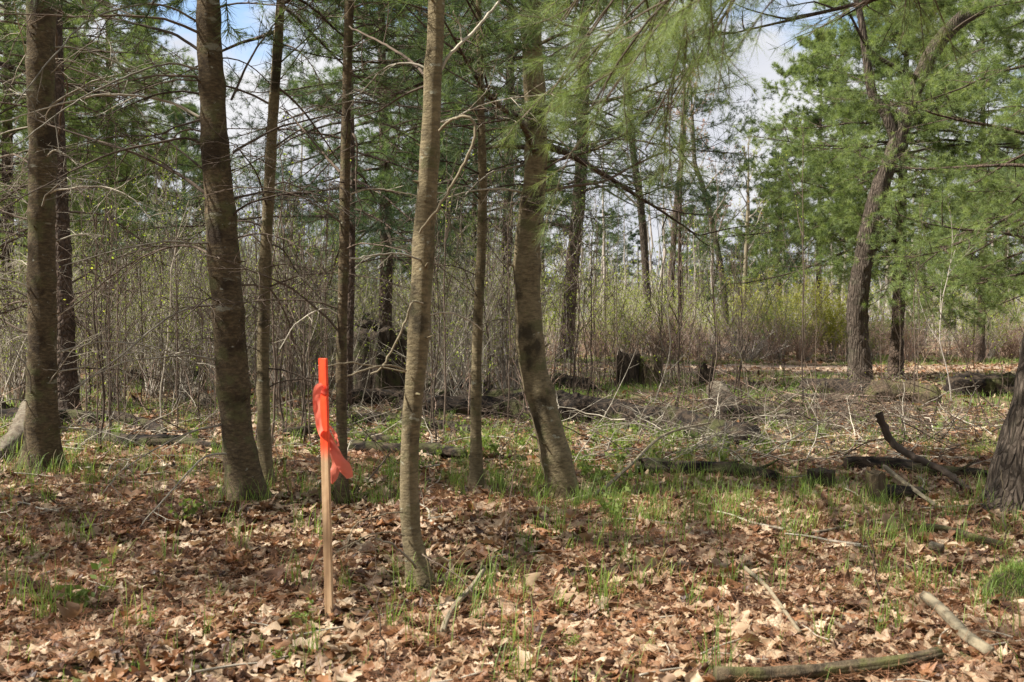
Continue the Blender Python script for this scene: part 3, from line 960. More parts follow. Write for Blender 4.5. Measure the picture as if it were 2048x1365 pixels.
# J oak right
rJ = np.random.default_rng(13)
YJ = 18.3
cJ = px_trunk([(1722, 782, 52), (1718, 700, 40), (1714, 620, 39), (1724, 540, 38), (1742, 450, 38), (1762, 370, 33), (1792, 290, 30), (1830, 180, 28), (1868, 100, 27), (1915, 45, 30), (1985, -5, 28)], YJ, 9.0, (0.5, 0))
orgJ = base_of(cJ)
oak = empty('oak_tree', orgJ, 'furrowed oak trunk with a sideways bend, beside the sandy path', 'tree')
g = Geo()
PJ, RJ = trunk(g, cJ, rJ, ns=26, step=0.05, flare=0.35, rough=0.04, ridges=13, ridge_a=0.10)
g.build('trunk', M['bark_furrow'], oak, orgJ)
for pts, r0, r1 in (([(1795, 285, YJ), (1770, 225, YJ), (1745, 190, YJ), (1732, 110, YJ), (1718, 20, YJ), (1690, -60, YJ)], 0.11, 0.04),
                    ([(1990, -10, YJ), (1950, -60, YJ), (1900, -200, YJ), (1880, -400, YJ)], 0.11, 0.03),
                    ([(1842, 160, YJ), (1800, 140, YJ - .3), (1740, 100, YJ - .5), (1700, 30, YJ - .8)], 0.05, 0.02)):
    C = crom(np.array([at(*p) for p in pts]), 22)
    g = Geo()
    tubes(g, C[None], taper(1, 22, r0, r1), 12, rnd=np.array([0.5]))
    g.build('limb', M['bark_furrow'], oak, orgJ)
C = crom(np.array([at(*p) for p in [(1668, 40, YJ - 1), (1600, 62, YJ - 1.5), (1530, 78, YJ - 2), (1440, 75, YJ - 2.4)]]), 12)
dead_branches(PJ, RJ, np.linspace(4.0, 7.0, 5), rJ, oak, orgJ, M['twig_dark'], 1.2, 2.6, thick=0.012)

# K pine beside the oak
K_ = near_tree('dark pine trunk right beside the bent oak, low boughs sweeping out', [(1790, 762, 34), (1794, 680, 25), (1799, 560, 24), (1803, 420, 19), (1808, 300, 15), (1812, 150, 12)], 20.5, 8.6, 'bark_dark', 14, ns=18, flare=0.35)
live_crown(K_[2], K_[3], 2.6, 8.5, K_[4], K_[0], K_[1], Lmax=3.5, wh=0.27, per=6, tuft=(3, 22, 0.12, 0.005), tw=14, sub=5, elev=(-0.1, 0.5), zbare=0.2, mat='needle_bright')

# L right edge
L_ = near_tree('broad furrowed trunk cut by the frame edge, leaning outwards', [(2070, 1000, 190), (2078, 930, 158), (2090, 850, 140), (2108, 750, 128), (2128, 650, 122), (2170, 450, 116), (2220, 200, 110), (2260, 0, 106)], 6.6, 11, 'bark_furrow', 15, ns=64, flare=0.35, ridges=31, ridge_a=0.05, knots=False, fh=0.2)
live_crown(L_[2], L_[3], 3.8, 10.8, L_[4], L_[0], L_[1], Lmax=2.6, wh=0.8, per=4, tuft=(2, 16, 0.11, 0.003), tw=10, sub=3)

# boughs hanging into the view from a pine that stands beside the camera
rN = np.random.default_rng(16)
orgN = np.array((1.95, 1.9, float(gz(1.95, 1.9))))
near_p = empty('pine_tree', orgN, 'pine whose soft green near boughs hang in front of the bowed trunk', 'tree')
cN = np.array([[1.95, 1.9, -0.1, 0.10], [1.96, 1.92, 1.5, 0.08], [1.95, 1.95, 3.2, 0.06], [1.98, 1.9, 5.0, 0.03], [2.0, 1.9, 6.4, 0.006]])
g = Geo()
PN, RN = trunk(g, cN, rN)
g.build('trunk', M['bark_grey'], near_p, orgN)
gb, gn = Geo(), Geo()
boughs = [
    [(1.95, 1.95, 2.2), at(1500, -60, 2.5), at(1330, 10, 2.9), at(1240, 120, 3.1), at(1180, 220, 3.2)],
    [(1.95, 1.95, 2.3), at(1560, -200, 2.4), at(1400, -100, 2.8), at(1270, 20, 3.2), at(1200, 90, 3.4), at(1120, 180, 3.5)],
    [(1.95, 1.95, 2.4), at(1600, -300, 2.8), at(1380, -180, 3.2), at(1200, -60, 3.4), at(1130, 40, 3.6)],
    [(1.95, 1.95, 3.0), at(1900, -150, 2.9), at(1800, -60, 3.6), at(1720, 20, 4.4)],
    [(1.95, 1.95, 3.1), at(1500, -150, 2.9), at(1390, -20, 3.3), at(1350, 150, 3.5), at(1300, 250, 3.7)],
]
for bx, by, bz in ((1290, 300, 4.0), (1150, 300, 3.6), (1340, 200, 4.2), (1230, 60, 3.6), (1110, 60, 4.2), (1100, 190, 3.4)):
    e = at(bx, by, bz)
    s0 = np.array((1.95, 1.95, 3.4))
    mid = s0 * 0.4 + e * 0.6 + np.array((0, 0, 0.35))
    boughs.append([s0, s0 * 0.8 + e * 0.2 + np.array((0, 0, 0.36)), mid, s0 * 0.15 + e * 0.85 + np.array((0, 0, 0.16)), e])
BB = np.array([crom(np.array([np.asarray(p, float) for p in b]), 14) for b in boughs])
for q in range(len(BB)):
    tubes(gb, BB[q:q + 1], taper(1, 14, 0.009, 0.003), 7)
T1, t, _ = spawn(BB, 12, 0.52, 0.98, 0.75, 0.2, 7, rN, bend=-0.25, wig=0.08, flat=False, shrink=0.5)
tubes(gb, T1, taper(len(T1), 7, 0.003, 0.0015), 5)
T2, t, _ = spawn(T1, 3, 0.3, 0.95, 0.6, 0.4, 4, rN, bend=-0.1, flat=False, minl=0.04)
tubes(gb, T2, taper(len(T2), 4, 0.0018, 0.001), 4)
gb.build('limbs', M['twig_dark'], near_p, orgN)
tufts(gn, T2, 3, 0.2, 18, 0.09, 0.0010, rN, spread=0.7)
tufts(gn, T1, 4, 0.4, 18, 0.09, 0.0010, rN, spread=0.6)
gn.build('crown', M['needle_bright'], near_p, orgN)
tg = Geo()

# ------------------------------------------------------------------ pines further off
def pine(label, x, y, H, z0, Lmax, seed, mat='needle', wh=0.4, tuft=(2, 14, 0.13, 0.008), tw=13, sub=5, rad=0.13, bmat='bark_dark', group=None, elev=(0.0, 0.55), lean=0.0, per=5):
    r = np.random.default_rng(seed)
    gz0 = float(gz(x, y))
    org = np.array((x, y, gz0))
    root = empty('pine_tree', org, label, 'tree', group)
    c = np.array([[x, y, gz0 - 0.15, rad], [x + lean * 0.3 + r.normal(0, 0.05), y, H * 0.3, rad * 0.8], [x + lean * 0.7 + r.normal(0, 0.1), y, H * 0.65, rad * 0.45], [x + lean, y, H, 0.01]])
    g = Geo()
    P, R = trunk(g, c, r, ns=16, step=0.12, flare=0.4)
    g.build('trunk', M[bmat], root, org)
    live_crown(P, R, z0, H - 0.1, r, root, org, Lmax=Lmax, wh=wh, per=per, tuft=tuft, tw=tw, sub=sub, mat=mat, elev=elev, barky=False)
    return root


def xw(px, Y):
    return (px - 1024.0) / F * Y


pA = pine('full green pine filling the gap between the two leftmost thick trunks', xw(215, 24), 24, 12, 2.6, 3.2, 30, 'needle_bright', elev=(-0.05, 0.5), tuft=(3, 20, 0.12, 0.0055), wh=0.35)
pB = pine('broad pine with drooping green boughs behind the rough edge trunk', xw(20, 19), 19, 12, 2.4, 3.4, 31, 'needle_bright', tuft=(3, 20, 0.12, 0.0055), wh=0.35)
pC = pine('young green pine low behind the leaning trunk and thin stem', xw(365, 31), 31, 8.0, 2.0, 2.4, 32)
pD = pine('tall thin crowned pine rising behind the stake ribbon stem', xw(770, 18), 18, 11, 2.9, 2.9, 33, 'needle', wh=0.38, tuft=(3, 14, 0.12, 0.006))
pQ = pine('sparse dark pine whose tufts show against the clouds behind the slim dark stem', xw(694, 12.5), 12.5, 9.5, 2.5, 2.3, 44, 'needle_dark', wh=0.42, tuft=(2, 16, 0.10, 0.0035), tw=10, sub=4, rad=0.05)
pE = pine('leafy pine seen between the slim dark stem and the sunlit pine', xw(850, 27), 27, 14, 3.4, 3.6, 34, wh=0.36, tuft=(3, 14, 0.13, 0.008))
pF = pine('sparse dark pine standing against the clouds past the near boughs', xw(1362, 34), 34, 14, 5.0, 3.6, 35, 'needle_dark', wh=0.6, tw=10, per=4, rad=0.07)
pG = pine('bright yellow green pine tinted as if sunlit beyond the path', xw(1640, 36), 36, 11.5, 4.4, 3.3, 36, 'needle_bright', rad=0.12, elev=(0, .5), tuft=(3, 14, 0.13, 0.011))
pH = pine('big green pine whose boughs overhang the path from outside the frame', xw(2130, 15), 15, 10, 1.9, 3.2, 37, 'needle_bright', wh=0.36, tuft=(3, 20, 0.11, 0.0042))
pI = pine('full green pine behind the dark trunk beside the bent oak', xw(1960, 30), 30, 13, 4.6, 3.6, 38, 'needle')
pL = pine('unseen pine added outside the frame so its crown shades the leaning trunk', -7.4, 6.4, 9.5, 3.4, 2.5, 41, 'needle', wh=0.6, tuft=(2, 14, 0.10, 0.006), tw=10, sub=4)  # added out of view to cast shade on the ground at left
pM = pine('unseen pine added outside the frame so its crown shades the open leaf floor', -6.0, 4.7, 8.5, 3.2, 2.3, 43, 'needle', wh=0.55, tuft=(2, 14, 0.10, 0.006), tw=10, sub=4, rad=0.09)  # second unseen pine, added for more shade on the leaves
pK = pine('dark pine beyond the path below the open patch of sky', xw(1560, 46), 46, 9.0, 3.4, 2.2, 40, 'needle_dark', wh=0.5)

for k, (x, y) in enumerate([(-2.8, -3.5), (2.4, -4.5), (6.5, -2.5), (-7.5, -6), (0.5, -8), (7, -9), (-12, -9), (12, -5), (4, -14), (-5, -14), (11, -14)]):  # unseen rest of the wood, added to keep skylight off the trunk fronts
    copy_thing(pI, (x, y, -0.05), k * 2.1, 0.85 + 0.03 * (k % 4), 'unseen pine of the wood, added behind the viewpoint to darken trunk fronts', 'unseen pines added behind the viewpoint')
far_spots = [(150, 38), (265, 46), (430, 66), (575, 72), (700, 60), (905, 52), (1085, 58),
             (1215, 72), (1275, 80), (1372, 74), (1425, 66), (1490, 78), (1535, 66), (1680, 58), (1850, 52), (2010, 56), (-60, 36)]
protos = [pC, pI, pK]
for k, (px, Y) in enumerate(far_spots):
    src = protos[k % 3]
    srcH = (8.0, 13, 9.5)[k % 3]
    want = random.Random(k).uniform(8, 12)
    x = xw(px, Y)
    copy_thing(src, (x, Y, float(gz(x, Y)) - 0.1), k * 1.3, want / srcH, 'pine in the distant tree line beyond the brush', 'distant pines')

# ------------------------------------------------------------------ bare and budding trees far off
def decid(label, seed, H, mat_leaf, nleaf, lsize, lean=0.0, bark='twig_grey', group=None, spread=0.6, rad=0.09):
    r = np.random.default_rng(seed)
    root = empty('broadleaf_tree', (0, 0, 0), label, 'tree', group)
    K = 14
    zz = np.linspace(-0.2, H, K)
    C = np.stack([lean * (zz / H) ** 1.4 + np.cumsum(r.normal(0, 0.06, K)), np.cumsum(r.normal(0, 0.06, K)), zz], -1)
    g = Geo()
    tubes(g, C[None], taper(1, K, rad, 0.012), 8, rnd=np.array([0.6]))
    g.build('trunk', M[bark], root)
    g = Geo()
    S1, t, _ = spawn(C[None], 30, 0.12, 0.97, spread, 0.42, 10, r, bend=0.5, wig=0.1, flat=False, shrink=0.6)
    tubes(g, S1, taper(len(S1), 10, rad * 0.42, 0.006), 5, rnd=r.random(len(S1)))
    S2, t, _ = spawn(S1, 9, 0.2, 0.97, 0.65, 0.42, 7, r, bend=0.25, wig=0.12, flat=False)
    tubes(g, S2, taper(len(S2), 7, 0.009, 0.004), 3)
    S3, t, _ = spawn(S2, 6, 0.2, 0.97, 0.65, 0.45, 4, r, bend=0.2, wig=0.14, flat=False)
    tubes(g, S3, taper(len(S3), 4, 0.0055, 0.003), 3)
    g.build('branches', M[bark], root)
    if nleaf:
        allp = np.concatenate([S3.reshape(-1, 3), S2[:, 3:].reshape(-1, 3)])
        idx = r.integers(0, len(allp), nleaf)
        g = Geo()
        leaves(g, allp[idx] + r.normal(0, 0.05, (nleaf, 3)), lsize, r)
        g.build('crown', M[mat_leaf], root)
    return root


DP = [
    decid('bare grey broadleaf tree in the distant tree line', 50, 11, None, 0, 0, group='distant bare trees'),
    decid('broadleaf tree with yellow green spring buds in the distance', 51, 10, 'leaf_new', 5200, 0.06, group='distant budding trees'),
    decid('broadleaf tree with reddish spring buds in the distance', 52, 9.5, 'leaf_red', 4600, 0.06, group='distant red budded trees'),
    decid('thin bare sapling tree in the distant tree line', 53, 8, 'leaf_new', 1500, 0.05, group='distant budding trees', rad=0.05),
]
LBL = ['bare grey broadleaf tree in the distant tree line', 'broadleaf tree with yellow green spring buds in the distance',
       'broadleaf tree with reddish spring buds in the distance', 'thin sparsely budded tree in the distant tree line']
GRP = ['distant bare trees', 'distant budding trees', 'distant red budded trees', 'distant thin budded trees']
rr = random.Random(5)
first = [True] * 4
spots = []
for k in range(300):
    px = rr.uniform(-180, 2230)
    Y = rr.choice([rr.uniform(33, 48), rr.uniform(45, 75), rr.uniform(60, 95), rr.uniform(80, 130)])
    if 1430 < px < 1760 and Y < 44:
        continue
    spots.append((px, Y))
for k, (px, Y) in enumerate(spots):
    if 1150 < px < 1560:
        t = rr.choice([0, 2, 2, 1])
        h = rr.uniform(0.6, 0.95)
    elif px < 700:
        t = rr.choice([0, 1, 3, 0])
        h = rr.uniform(0.6, 1.0)
    else:
        t = rr.choice([0, 1, 1, 3, 2])
        h = rr.uniform(0.6, 1.05)
    x = xw(px, Y)
    loc = (x, Y, float(gz(x, Y)) - 0.05)
    rz = rr.uniform(0, 6.28)
    if first[t]:
        first[t] = False
        DP[t].location = loc
        DP[t].rotation_euler = (0, 0, rz)
        DP[t]['label'] = LBL[t]
        DP[t]['group'] = GRP[t]
    else:
        copy_thing(DP[t], loc, rz, h, LBL[t], GRP[t])


def single_tree(name, label, rows, Y, H, seed, mat_leaf, nleaf, lsize, bark, barkt='twig_grey', m1=20):
    r = np.random.default_rng(seed)
    c = px_trunk(rows, Y, H)
    org = base_of(c)
    root = empty(name, org, label, 'tree')
    C = crom(c, 40)
    g = Geo()
    tubes(g, C[None, :, :3], np.maximum(C[None, :, 3], 0.01), 10, rnd=np.array([0.5]))
    g.build('trunk', M[bark], root, org)
    g = Geo()
    S1, t, _ = spawn(C[None, :, :3], m1, 0.35, 0.98, 0.7, 0.3, 10, r, bend=0.5, wig=0.11, flat=False)
    tubes(g, S1, taper(len(S1), 10, c[2][3] * 0.35, 0.006), 5)
    S2, t, _ = spawn(S1, 8, 0.2, 0.97, 0.65, 0.42, 7, r, bend=0.2, wig=0.13, flat=False)
    tubes(g, S2, taper(len(S2), 7, 0.01, 0.004), 3)
    S3, t, _ = spawn(S2, 5, 0.2, 0.97, 0.65, 0.45, 4, r, bend=0.1, wig=0.14, flat=False)
    tubes(g, S3, taper(len(S3), 4, 0.005, 0.0025), 3)
    g.build('branches', M[barkt], root, org)
    if nleaf:
        allp = np.concatenate([S3.reshape(-1, 3), S2[:, 3:].reshape(-1, 3)])
        g = Geo()
        leaves(g, allp[r.integers(0, len(allp), nleaf)], lsize, r)
        g.build('crown', M[mat_leaf], root, org)
    return root


single_tree('maple_tree', 'slender leaning trunk with red buds curving up against the clouds', [(1458, 700, 14), (1445, 560, 12), (1425, 450, 11), (1405, 370, 10), (1390, 330, 9)], 38, 11, 60, 'leaf_red', 1500, 0.06, 'bark_furrow', m1=12)
single_tree('maple_tree', 'reddish forked trunk just past the dark trunk furthest from the camera', [(1335, 700, 14), (1345, 520, 12), (1352, 420, 12), (1362, 330, 11), (1368, 250, 9)], 42, 13, 61, 'leaf_red', 1500, 0.07, 'bark_dark', m1=12)
single_tree('broadleaf_tree', 'tan trunk leaning back behind the dark boughs, bare of leaves', [(1300, 700, 16), (1290, 520, 15), (1280, 400, 15), (1266, 300, 13), (1255, 150, 11)], 36, 14, 62, None, 0, 0, 'bark_furrow', m1=12)
single_tree('birch_tree', 'pale straight thin trunk standing in brush below the open sky', [(1487, 690, 12), (1490, 560, 9), (1494, 470, 8), (1496, 420, 7)], 40, 8.5, 63, 'leaf_new', 900, 0.06, 'log_pale', m1=12)

# ------------------------------------------------------------------ golden leafed shrubs
def shrub(label, x, y, h, seed, mat_leaf, nleaf, lsize, bark='twig_grey', stems=16, spread=0.35, group=None, name='shrub', lh=0.0):
    r = np.random.default_rng(seed)
    gz0 = float(gz(x, y))
    org = np.array((x, y, gz0))
    root = empty(name, org, label, 'shrub', group)
    K = 9
    S = np.zeros((stems, K, 3))
    S[:, 0] = org + r.normal(0, 0.08, (stems, 3)) * (1, 1, 0)
    d = nrm(np.stack([r.normal(0, spread, stems), r.normal(0, spread, stems), np.ones(stems)], -1))
    ln = h * r.uniform(0.55, 1.1, stems)[:, None] / (K - 1)
    for j in range(1, K):
        d = nrm(d + r.normal(0, 0.07, (stems, 3)) + UP * 0.02)
        S[:, j] = S[:, j - 1] + d * ln
    g = Geo()
    tubes(g, S, taper(stems, K, 0.008 + 0.004 * h / 2, 0.003), 4)
    S2, t, _ = spawn(S, 9, 0.2, 0.97, 0.6, 0.4, 6, r, bend=0.15, wig=0.12, flat=False)
    tubes(g, S2, taper(len(S2), 6, 0.005, 0.002), 3)
    S3, t, _ = spawn(S2, 4, 0.2, 0.97, 0.6, 0.45, 4, r, wig=0.12, flat=False)
    tubes(g, S3, taper(len(S3), 4, 0.003, 0.0015), 3)
    g.build('stems', M[bark], root, org)
    if nleaf:
        g = Geo()
        allp = np.concatenate([S3.reshape(-1, 3), S2[:, 2:].reshape(-1, 3)])
        leaves(g, allp[r.integers(0, len(allp), nleaf)] + r.normal(0, 0.02, (nleaf, 3)), lsize, r)
        g.build('leaves', M[mat_leaf], root, org)
    return root


shrub('golden yellow leafed shrub across the path below the bright pine', xw(1560, 33), 33, 3.2, 70, 'leaf_gold', 9000, 0.05, stems=22, spread=0.5)
shrub('lower golden green shrub just behind the bent oak', xw(1665, 31), 31, 2.3, 71, 'leaf_gold', 5000, 0.065, stems=16)
shrub('grey twiggy bare shrub lying low on the far edge of the path', xw(1500, 30), 30, 1.3, 72, None, 0, 0, stems=40, spread=1.1)
shrub('small pale grey bush between the path and the golden shrub', xw(1420, 31), 31, 1.2, 73, None, 0, 0, stems=30, spread=1.0)
shA = shrub('budding shrub in the brush beyond the path', xw(1930, 33), 33, 2.6, 74, 'leaf_new', 2000, 0.045, stems=18, group='budding shrubs beyond the path')
shB = shrub('reddish twiggy shrub beyond the path', xw(1620, 29.5), 30.5, 1.4, 75, None, 0, 0, bark='twig_red', stems=30, spread=0.6, group='reddish shrubs beyond the path')
rr = random.Random(9)
for k in range(34):
    Y = rr.uniform(30.5, 46)
    px = rr.uniform(1180, 2200)
    x = xw(px, Y)
    copy_thing(shA, (x, Y, float(gz(x, Y))), rr.uniform(0, 6), rr.uniform(0.6, 1.2))
for k in range(46):
    Y = rr.uniform(29.8, 36)
    px = rr.uniform(1150, 2250)
    x = xw(px, Y)
    copy_thing(shB, (x, Y, float(gz(x, Y))), rr.uniform(0, 6), rr.uniform(0.6, 1.25))
shC = shrub('budding shrub of many grey stems in the thicket behind the trunks', xw(560, 17), 17, 3.4, 76, 'leaf_new', 4200, 0.022, stems=22, spread=0.2, group='budding shrubs in the thicket')
for k in range(60):
    Y = rr.uniform(14.5, 34)
    px = rr.uniform(-100, 1050)
    if 650 < px < 860 and Y < 22:
        continue
    x = xw(px, Y)
    copy_thing(shC, (x, Y, float(gz(x, Y))), rr.uniform(0, 6), rr.uniform(0.6, 1.2))

# ------------------------------------------------------------------ thickets
def thicket(name, label, n, xr, yr, hr, mat, seed, rad=0.006, lean=0.15, br=5, px=True, nleaf=0, lmat='leaf_new', ls=0.03):
    r = np.random.default_rng(seed)
    Y = np.sqrt(r.uniform(yr[0] ** 2, yr[1] ** 2, n))
    X = (r.uniform(xr[0], xr[1], n) - 1024) / F * Y if px else r.uniform(xr[0], xr[1], n)
    PX = X / Y * F + 1024
    thin = ((PX > 690) & (PX < 822) & (Y < 20.5)) | ((PX > 1225) & (PX < 1330) & (Y < 19)) | ((PX > 1400) & (PX < 1450) & (Y < 20))
    kp = ~(thin & (r.random(n) < 0.93))
    X, Y = X[kp], Y[kp]
    n = len(X)
    K = 9
    S = np.zeros((n, K, 3))
    S[:, 0] = np.stack([X, Y, gz(X, Y) - 0.03], -1)
    d = nrm(np.stack([r.normal(0, lean, n), r.normal(0, lean, n), np.ones(n)], -1))
    cv = np.stack([r.normal(0, lean * 0.25, n), r.normal(0, lean * 0.25, n), np.zeros(n)], -1)
    h = r.uniform(hr[0], hr[1], n) * (0.5 + 0.5 * r.random(n))
    for j in range(1, K):
        d = nrm(d + cv + r.normal(0, 0.05, (n, 3)))
        S[:, j] = S[:, j - 1] + d * (h / (K - 1))[:, None]
    g = Geo()
    tubes(g, S, taper(n, K, rad * r.uniform(0.6, 1.5, n), rad * 0.3), 4)
    S2, t, _ = spawn(S, br, 0.25, 0.97, 0.55, 0.33, 5, r, bend=0.1, wig=0.11, flat=False)
    tubes(g, S2, taper(len(S2), 5, rad * 0.45, rad * 0.22), 3)
    o = g.build(name, M[mat])
    tag(o, label, 'brush', kind='stuff')
    if nleaf:
        g = Geo()
        allp = np.concatenate([S2[:, 1:].reshape(-1, 3)])
        leaves(g, allp[r.integers(0, len(allp), nleaf)], ls, r)
        tag(g.build('foliage', M[lmat], None), 'scattered fresh yellow green leaves in the brush', 'foliage', kind='stuff')


thicket('brush', 'dense grey stems of the thicket behind the left trunks', 800, (-150, 1000), (12.5, 24), (1.2, 4.2), 'twig', 80, rad=0.0055, nleaf=24000, lean=0.32, ls=0.026, br=8)
thicket('brush', 'pale grey stems of the deeper thicket before the tree line', 1300, (-150, 1150), (23, 44), (2.0, 5.5), 'twig_grey', 81, rad=0.010, nleaf=90000, ls=0.05)
thicket('brush', 'pale stems of brush beyond the sandy path', 800, (1050, 2250), (30, 50), (1.5, 4.5), 'twig_grey', 82, rad=0.010, nleaf=26000, ls=0.055)
thicket('far_wood', 'distant hazy wood of grey twigs closing off the view', 2600, (-250, 2300), (62, 110), (5.0, 9.5), 'twig_grey', 86, rad=0.03, br=9, lean=0.12, nleaf=60000, ls=0.17)
thicket('brush', 'low reddish brambles beyond the sandy path', 800, (1000, 2250), (28.6, 40), (0.5, 1.5), 'twig_red', 83, rad=0.007, lean=0.35)
thicket('brush', 'low reddish stems under the thicket', 700, (-150, 1100), (12, 30), (0.5, 1.5), 'twig_red', 84, rad=0.006, lean=0.35)
thicket('brush', 'low twiggy growth along the near edge of the path', 260, (900, 1400), (18.5, 21.5), (0.3, 1.1), 'twig', 87, rad=0.005, lean=0.4, nleaf=900)
thicket('brush', 'ankle high twigs and shoots at the edge of the sand', 150, (1400, 2100), (17, 21), (0.2, 0.7), 'twig', 88, rad=0.004, lean=0.4, nleaf=500)
thicket('brush', 'light scatter of thin stems around the stumps', 170, (1000, 1500), (13, 22), (1.2, 3.2), 'twig_dark', 85, rad=0.006, lean=0.2, nleaf=700)

# ------------------------------------------------------------------ saplings in the middle ground
def sapling(label, rows, Y, r0, seed, mat='twig_dark', nl=24, group='thin saplings among the logs', twn=8, tl=0.35, lm='leaf_new', ls=0.026):
    r = np.random.default_rng(seed)
    P = np.array([at(a, b, Y) for a, b in rows])
    P[0, 2] = float(gz(P[0, 0], P[0, 1])) - 0.03
    C = crom(P, 18)
    C = C + r.normal(0, 0.006, C.shape) * np.array((1, 1, 0))
    org = np.array((C[0, 0], C[0, 1], C[0, 2] + 0.03))
    root = empty('sapling', org, label, 'sapling', group)
    g = Geo()
    tubes(g, C[None], taper(1, 18, r0, r0 * 0.3), 6, rnd=np.array([r.random()]))
    T1, t, _ = spawn(C[None], twn, 0.25, 0.97, 0.6, tl, 8, r, bend=0.3, wig=0.1, flat=False)
    tubes(g, T1, taper(len(T1), 8, r0 * 0.45, r0 * 0.18), 4)
    T2, t, _ = spawn(T1, 3, 0.2, 0.95, 0.6, 0.4, 5, r, wig=0.1, flat=False)
    tubes(g, T2, taper(len(T2), 5, r0 * 0.22, r0 * 0.12), 3)
    g.build('stem', M[mat], root, org)
    if nl:
        g = Geo()
        ends = np.concatenate([T2[:, -1], T1[:, -1], T2[:, 2]])
        leaves(g, ends[r.integers(0, len(ends), nl)], ls, r)
        g.build('leaves', M[lm], root, org)
    return root


sapling('forked dark sapling between the furthest stumps and the sandy path', [(1412, 850), (1425, 760), (1435, 690), (1425, 560), (1430, 450), (1440, 360)], 15, 0.013, 90, nl=14)
sapling('sapling stem leaning towards the bowed pine from the long log', [(1296, 870), (1315, 790), (1340, 700), (1335, 620), (1350, 500)], 13, 0.010, 91, mat='twig')
sapling('bare forked sapling right of the two rotten stumps', [(1365, 800), (1375, 730), (1385, 650), (1400, 560)], 15.5, 0.010, 92)
sapling('tall thin sapling with crooked stem just beyond the bowed trunk', [(1185, 800), (1190, 700), (1187, 600), (1195, 480), (1190, 390)], 16, 0.011, 93)
sapling('pale sapling standing by the oak, branching low', [(1905, 815), (1895, 740), (1880, 680), (1885, 600), (1905, 500), (1900, 420)], 14, 0.010, 94, mat='twig_grey')
sapling('dark wiry sapling in front of the pine beside the oak', [(1985, 900), (1960, 800), (1930, 720), (1890, 640), (1860, 590)], 11, 0.008, 95)
sapling('straight thin sapling between the thick pine and the leaning pine', [(252, 850), (250, 760), (250, 640), (253, 520), (255, 440)], 11.5, 0.012, 96)
sapling('twin stemmed sapling near the leaning pine', [(330, 890), (322, 790), (340, 640), (345, 520), (380, 400)], 10.5, 0.010, 97, mat='twig')
sapling('arching sapling behind the thin curved pine', [(610, 880), (605, 780), (620, 640), (590, 520), (540, 430)], 11.5, 0.009, 98, mat='twig')
sapling('small sapling beside the big square stump', [(830, 830), (835, 700), (850, 600), (870, 480), (862, 420)], 13.5, 0.010, 99)
sapling('whippy dark stem leaning in front of the far brush pile', [(1990, 860), (2005, 760), (1995, 700), (1970, 620)], 12.5, 0.007, 100)
sapling('red barked bramble cane arching over the brush pile', [(1800, 885), (1775, 830), (1755, 775), (1710, 745)], 11, 0.006, 101, mat='twig_red', nl=0, twn=3)
sapling('knee high dark wiry stem rising in front of the stake', [(782, 1368), (765, 1290), (752, 1200), (750, 1100), (748, 1000)], 3.55, 0.0035, 102, nl=0, twn=2, tl=0.2, group='wiry stems near the stake')
sapling('thin straight reddish stem between the slender pine and bowed pine', [(1005, 1115), (1018, 1020), (1030, 920), (1042, 790)], 5.2, 0.004, 103, mat='twig_red', nl=0, twn=2, tl=0.2)
sapling('leafless wiry stem standing in the leaves near the cut stumps', [(1775, 1215), (1745, 1120), (1735, 1030), (1722, 985)], 4.3, 0.004, 104, nl=0, twn=3, tl=0.25, mat='twig_dark')
sapling('upright straw coloured stem beside the broad edge trunk', [(2012, 1075), (2008, 1010), (2003, 938)], 5.6, 0.005, 105, nl=0, twn=0 + 1, tl=0.1, mat='log_pale')
rr = random.Random(77)
sap_src = sapling('slim upright sapling in the brush behind the trunks', [(640, 820), (645, 700), (640, 560), (655, 430), (650, 330)], 13.5, 0.011, 106, nl=40, group='slim saplings behind the trunks')
sap2 = sapling('crooked dark sapling standing in front of the thicket', [(585, 850), (580, 760), (592, 660), (586, 560), (600, 470)], 12, 0.012, 107, nl=22, twn=11, tl=0.45, group='crooked saplings in front of the thicket')
for k in range(44):
    px, Y = (rr.uniform(150, 1000), rr.uniform(9.5, 16)) if k % 3 else (rr.uniform(1150, 1560), rr.uniform(12, 19))
    if 700 < px < 810 or (1240 < px < 1310):
        continue
    x = xw(px, Y)
    s = rr.uniform(0.5, 1.25)
    copy_thing(sap2, (x, Y, float(gz(x, Y))), rr.uniform(0, 6.28), (s, s, s * rr.uniform(0.8, 1.25)))
for k in range(70):
    if k % 4 == 3:
        px, Y = rr.uniform(1120, 2060), rr.uniform(14, 22)
    else:
        px, Y = rr.uniform(150, 1050), rr.uniform(9.5, 20)
    if 700 < px < 810:
        continue
    x = xw(px, Y)
    s = rr.uniform(0.5, 1.15)
    copy_thing(sap_src, (x, Y, float(gz(x, Y))), rr.uniform(0, 6.28), (s, s, s * rr.uniform(0.8, 1.2)))

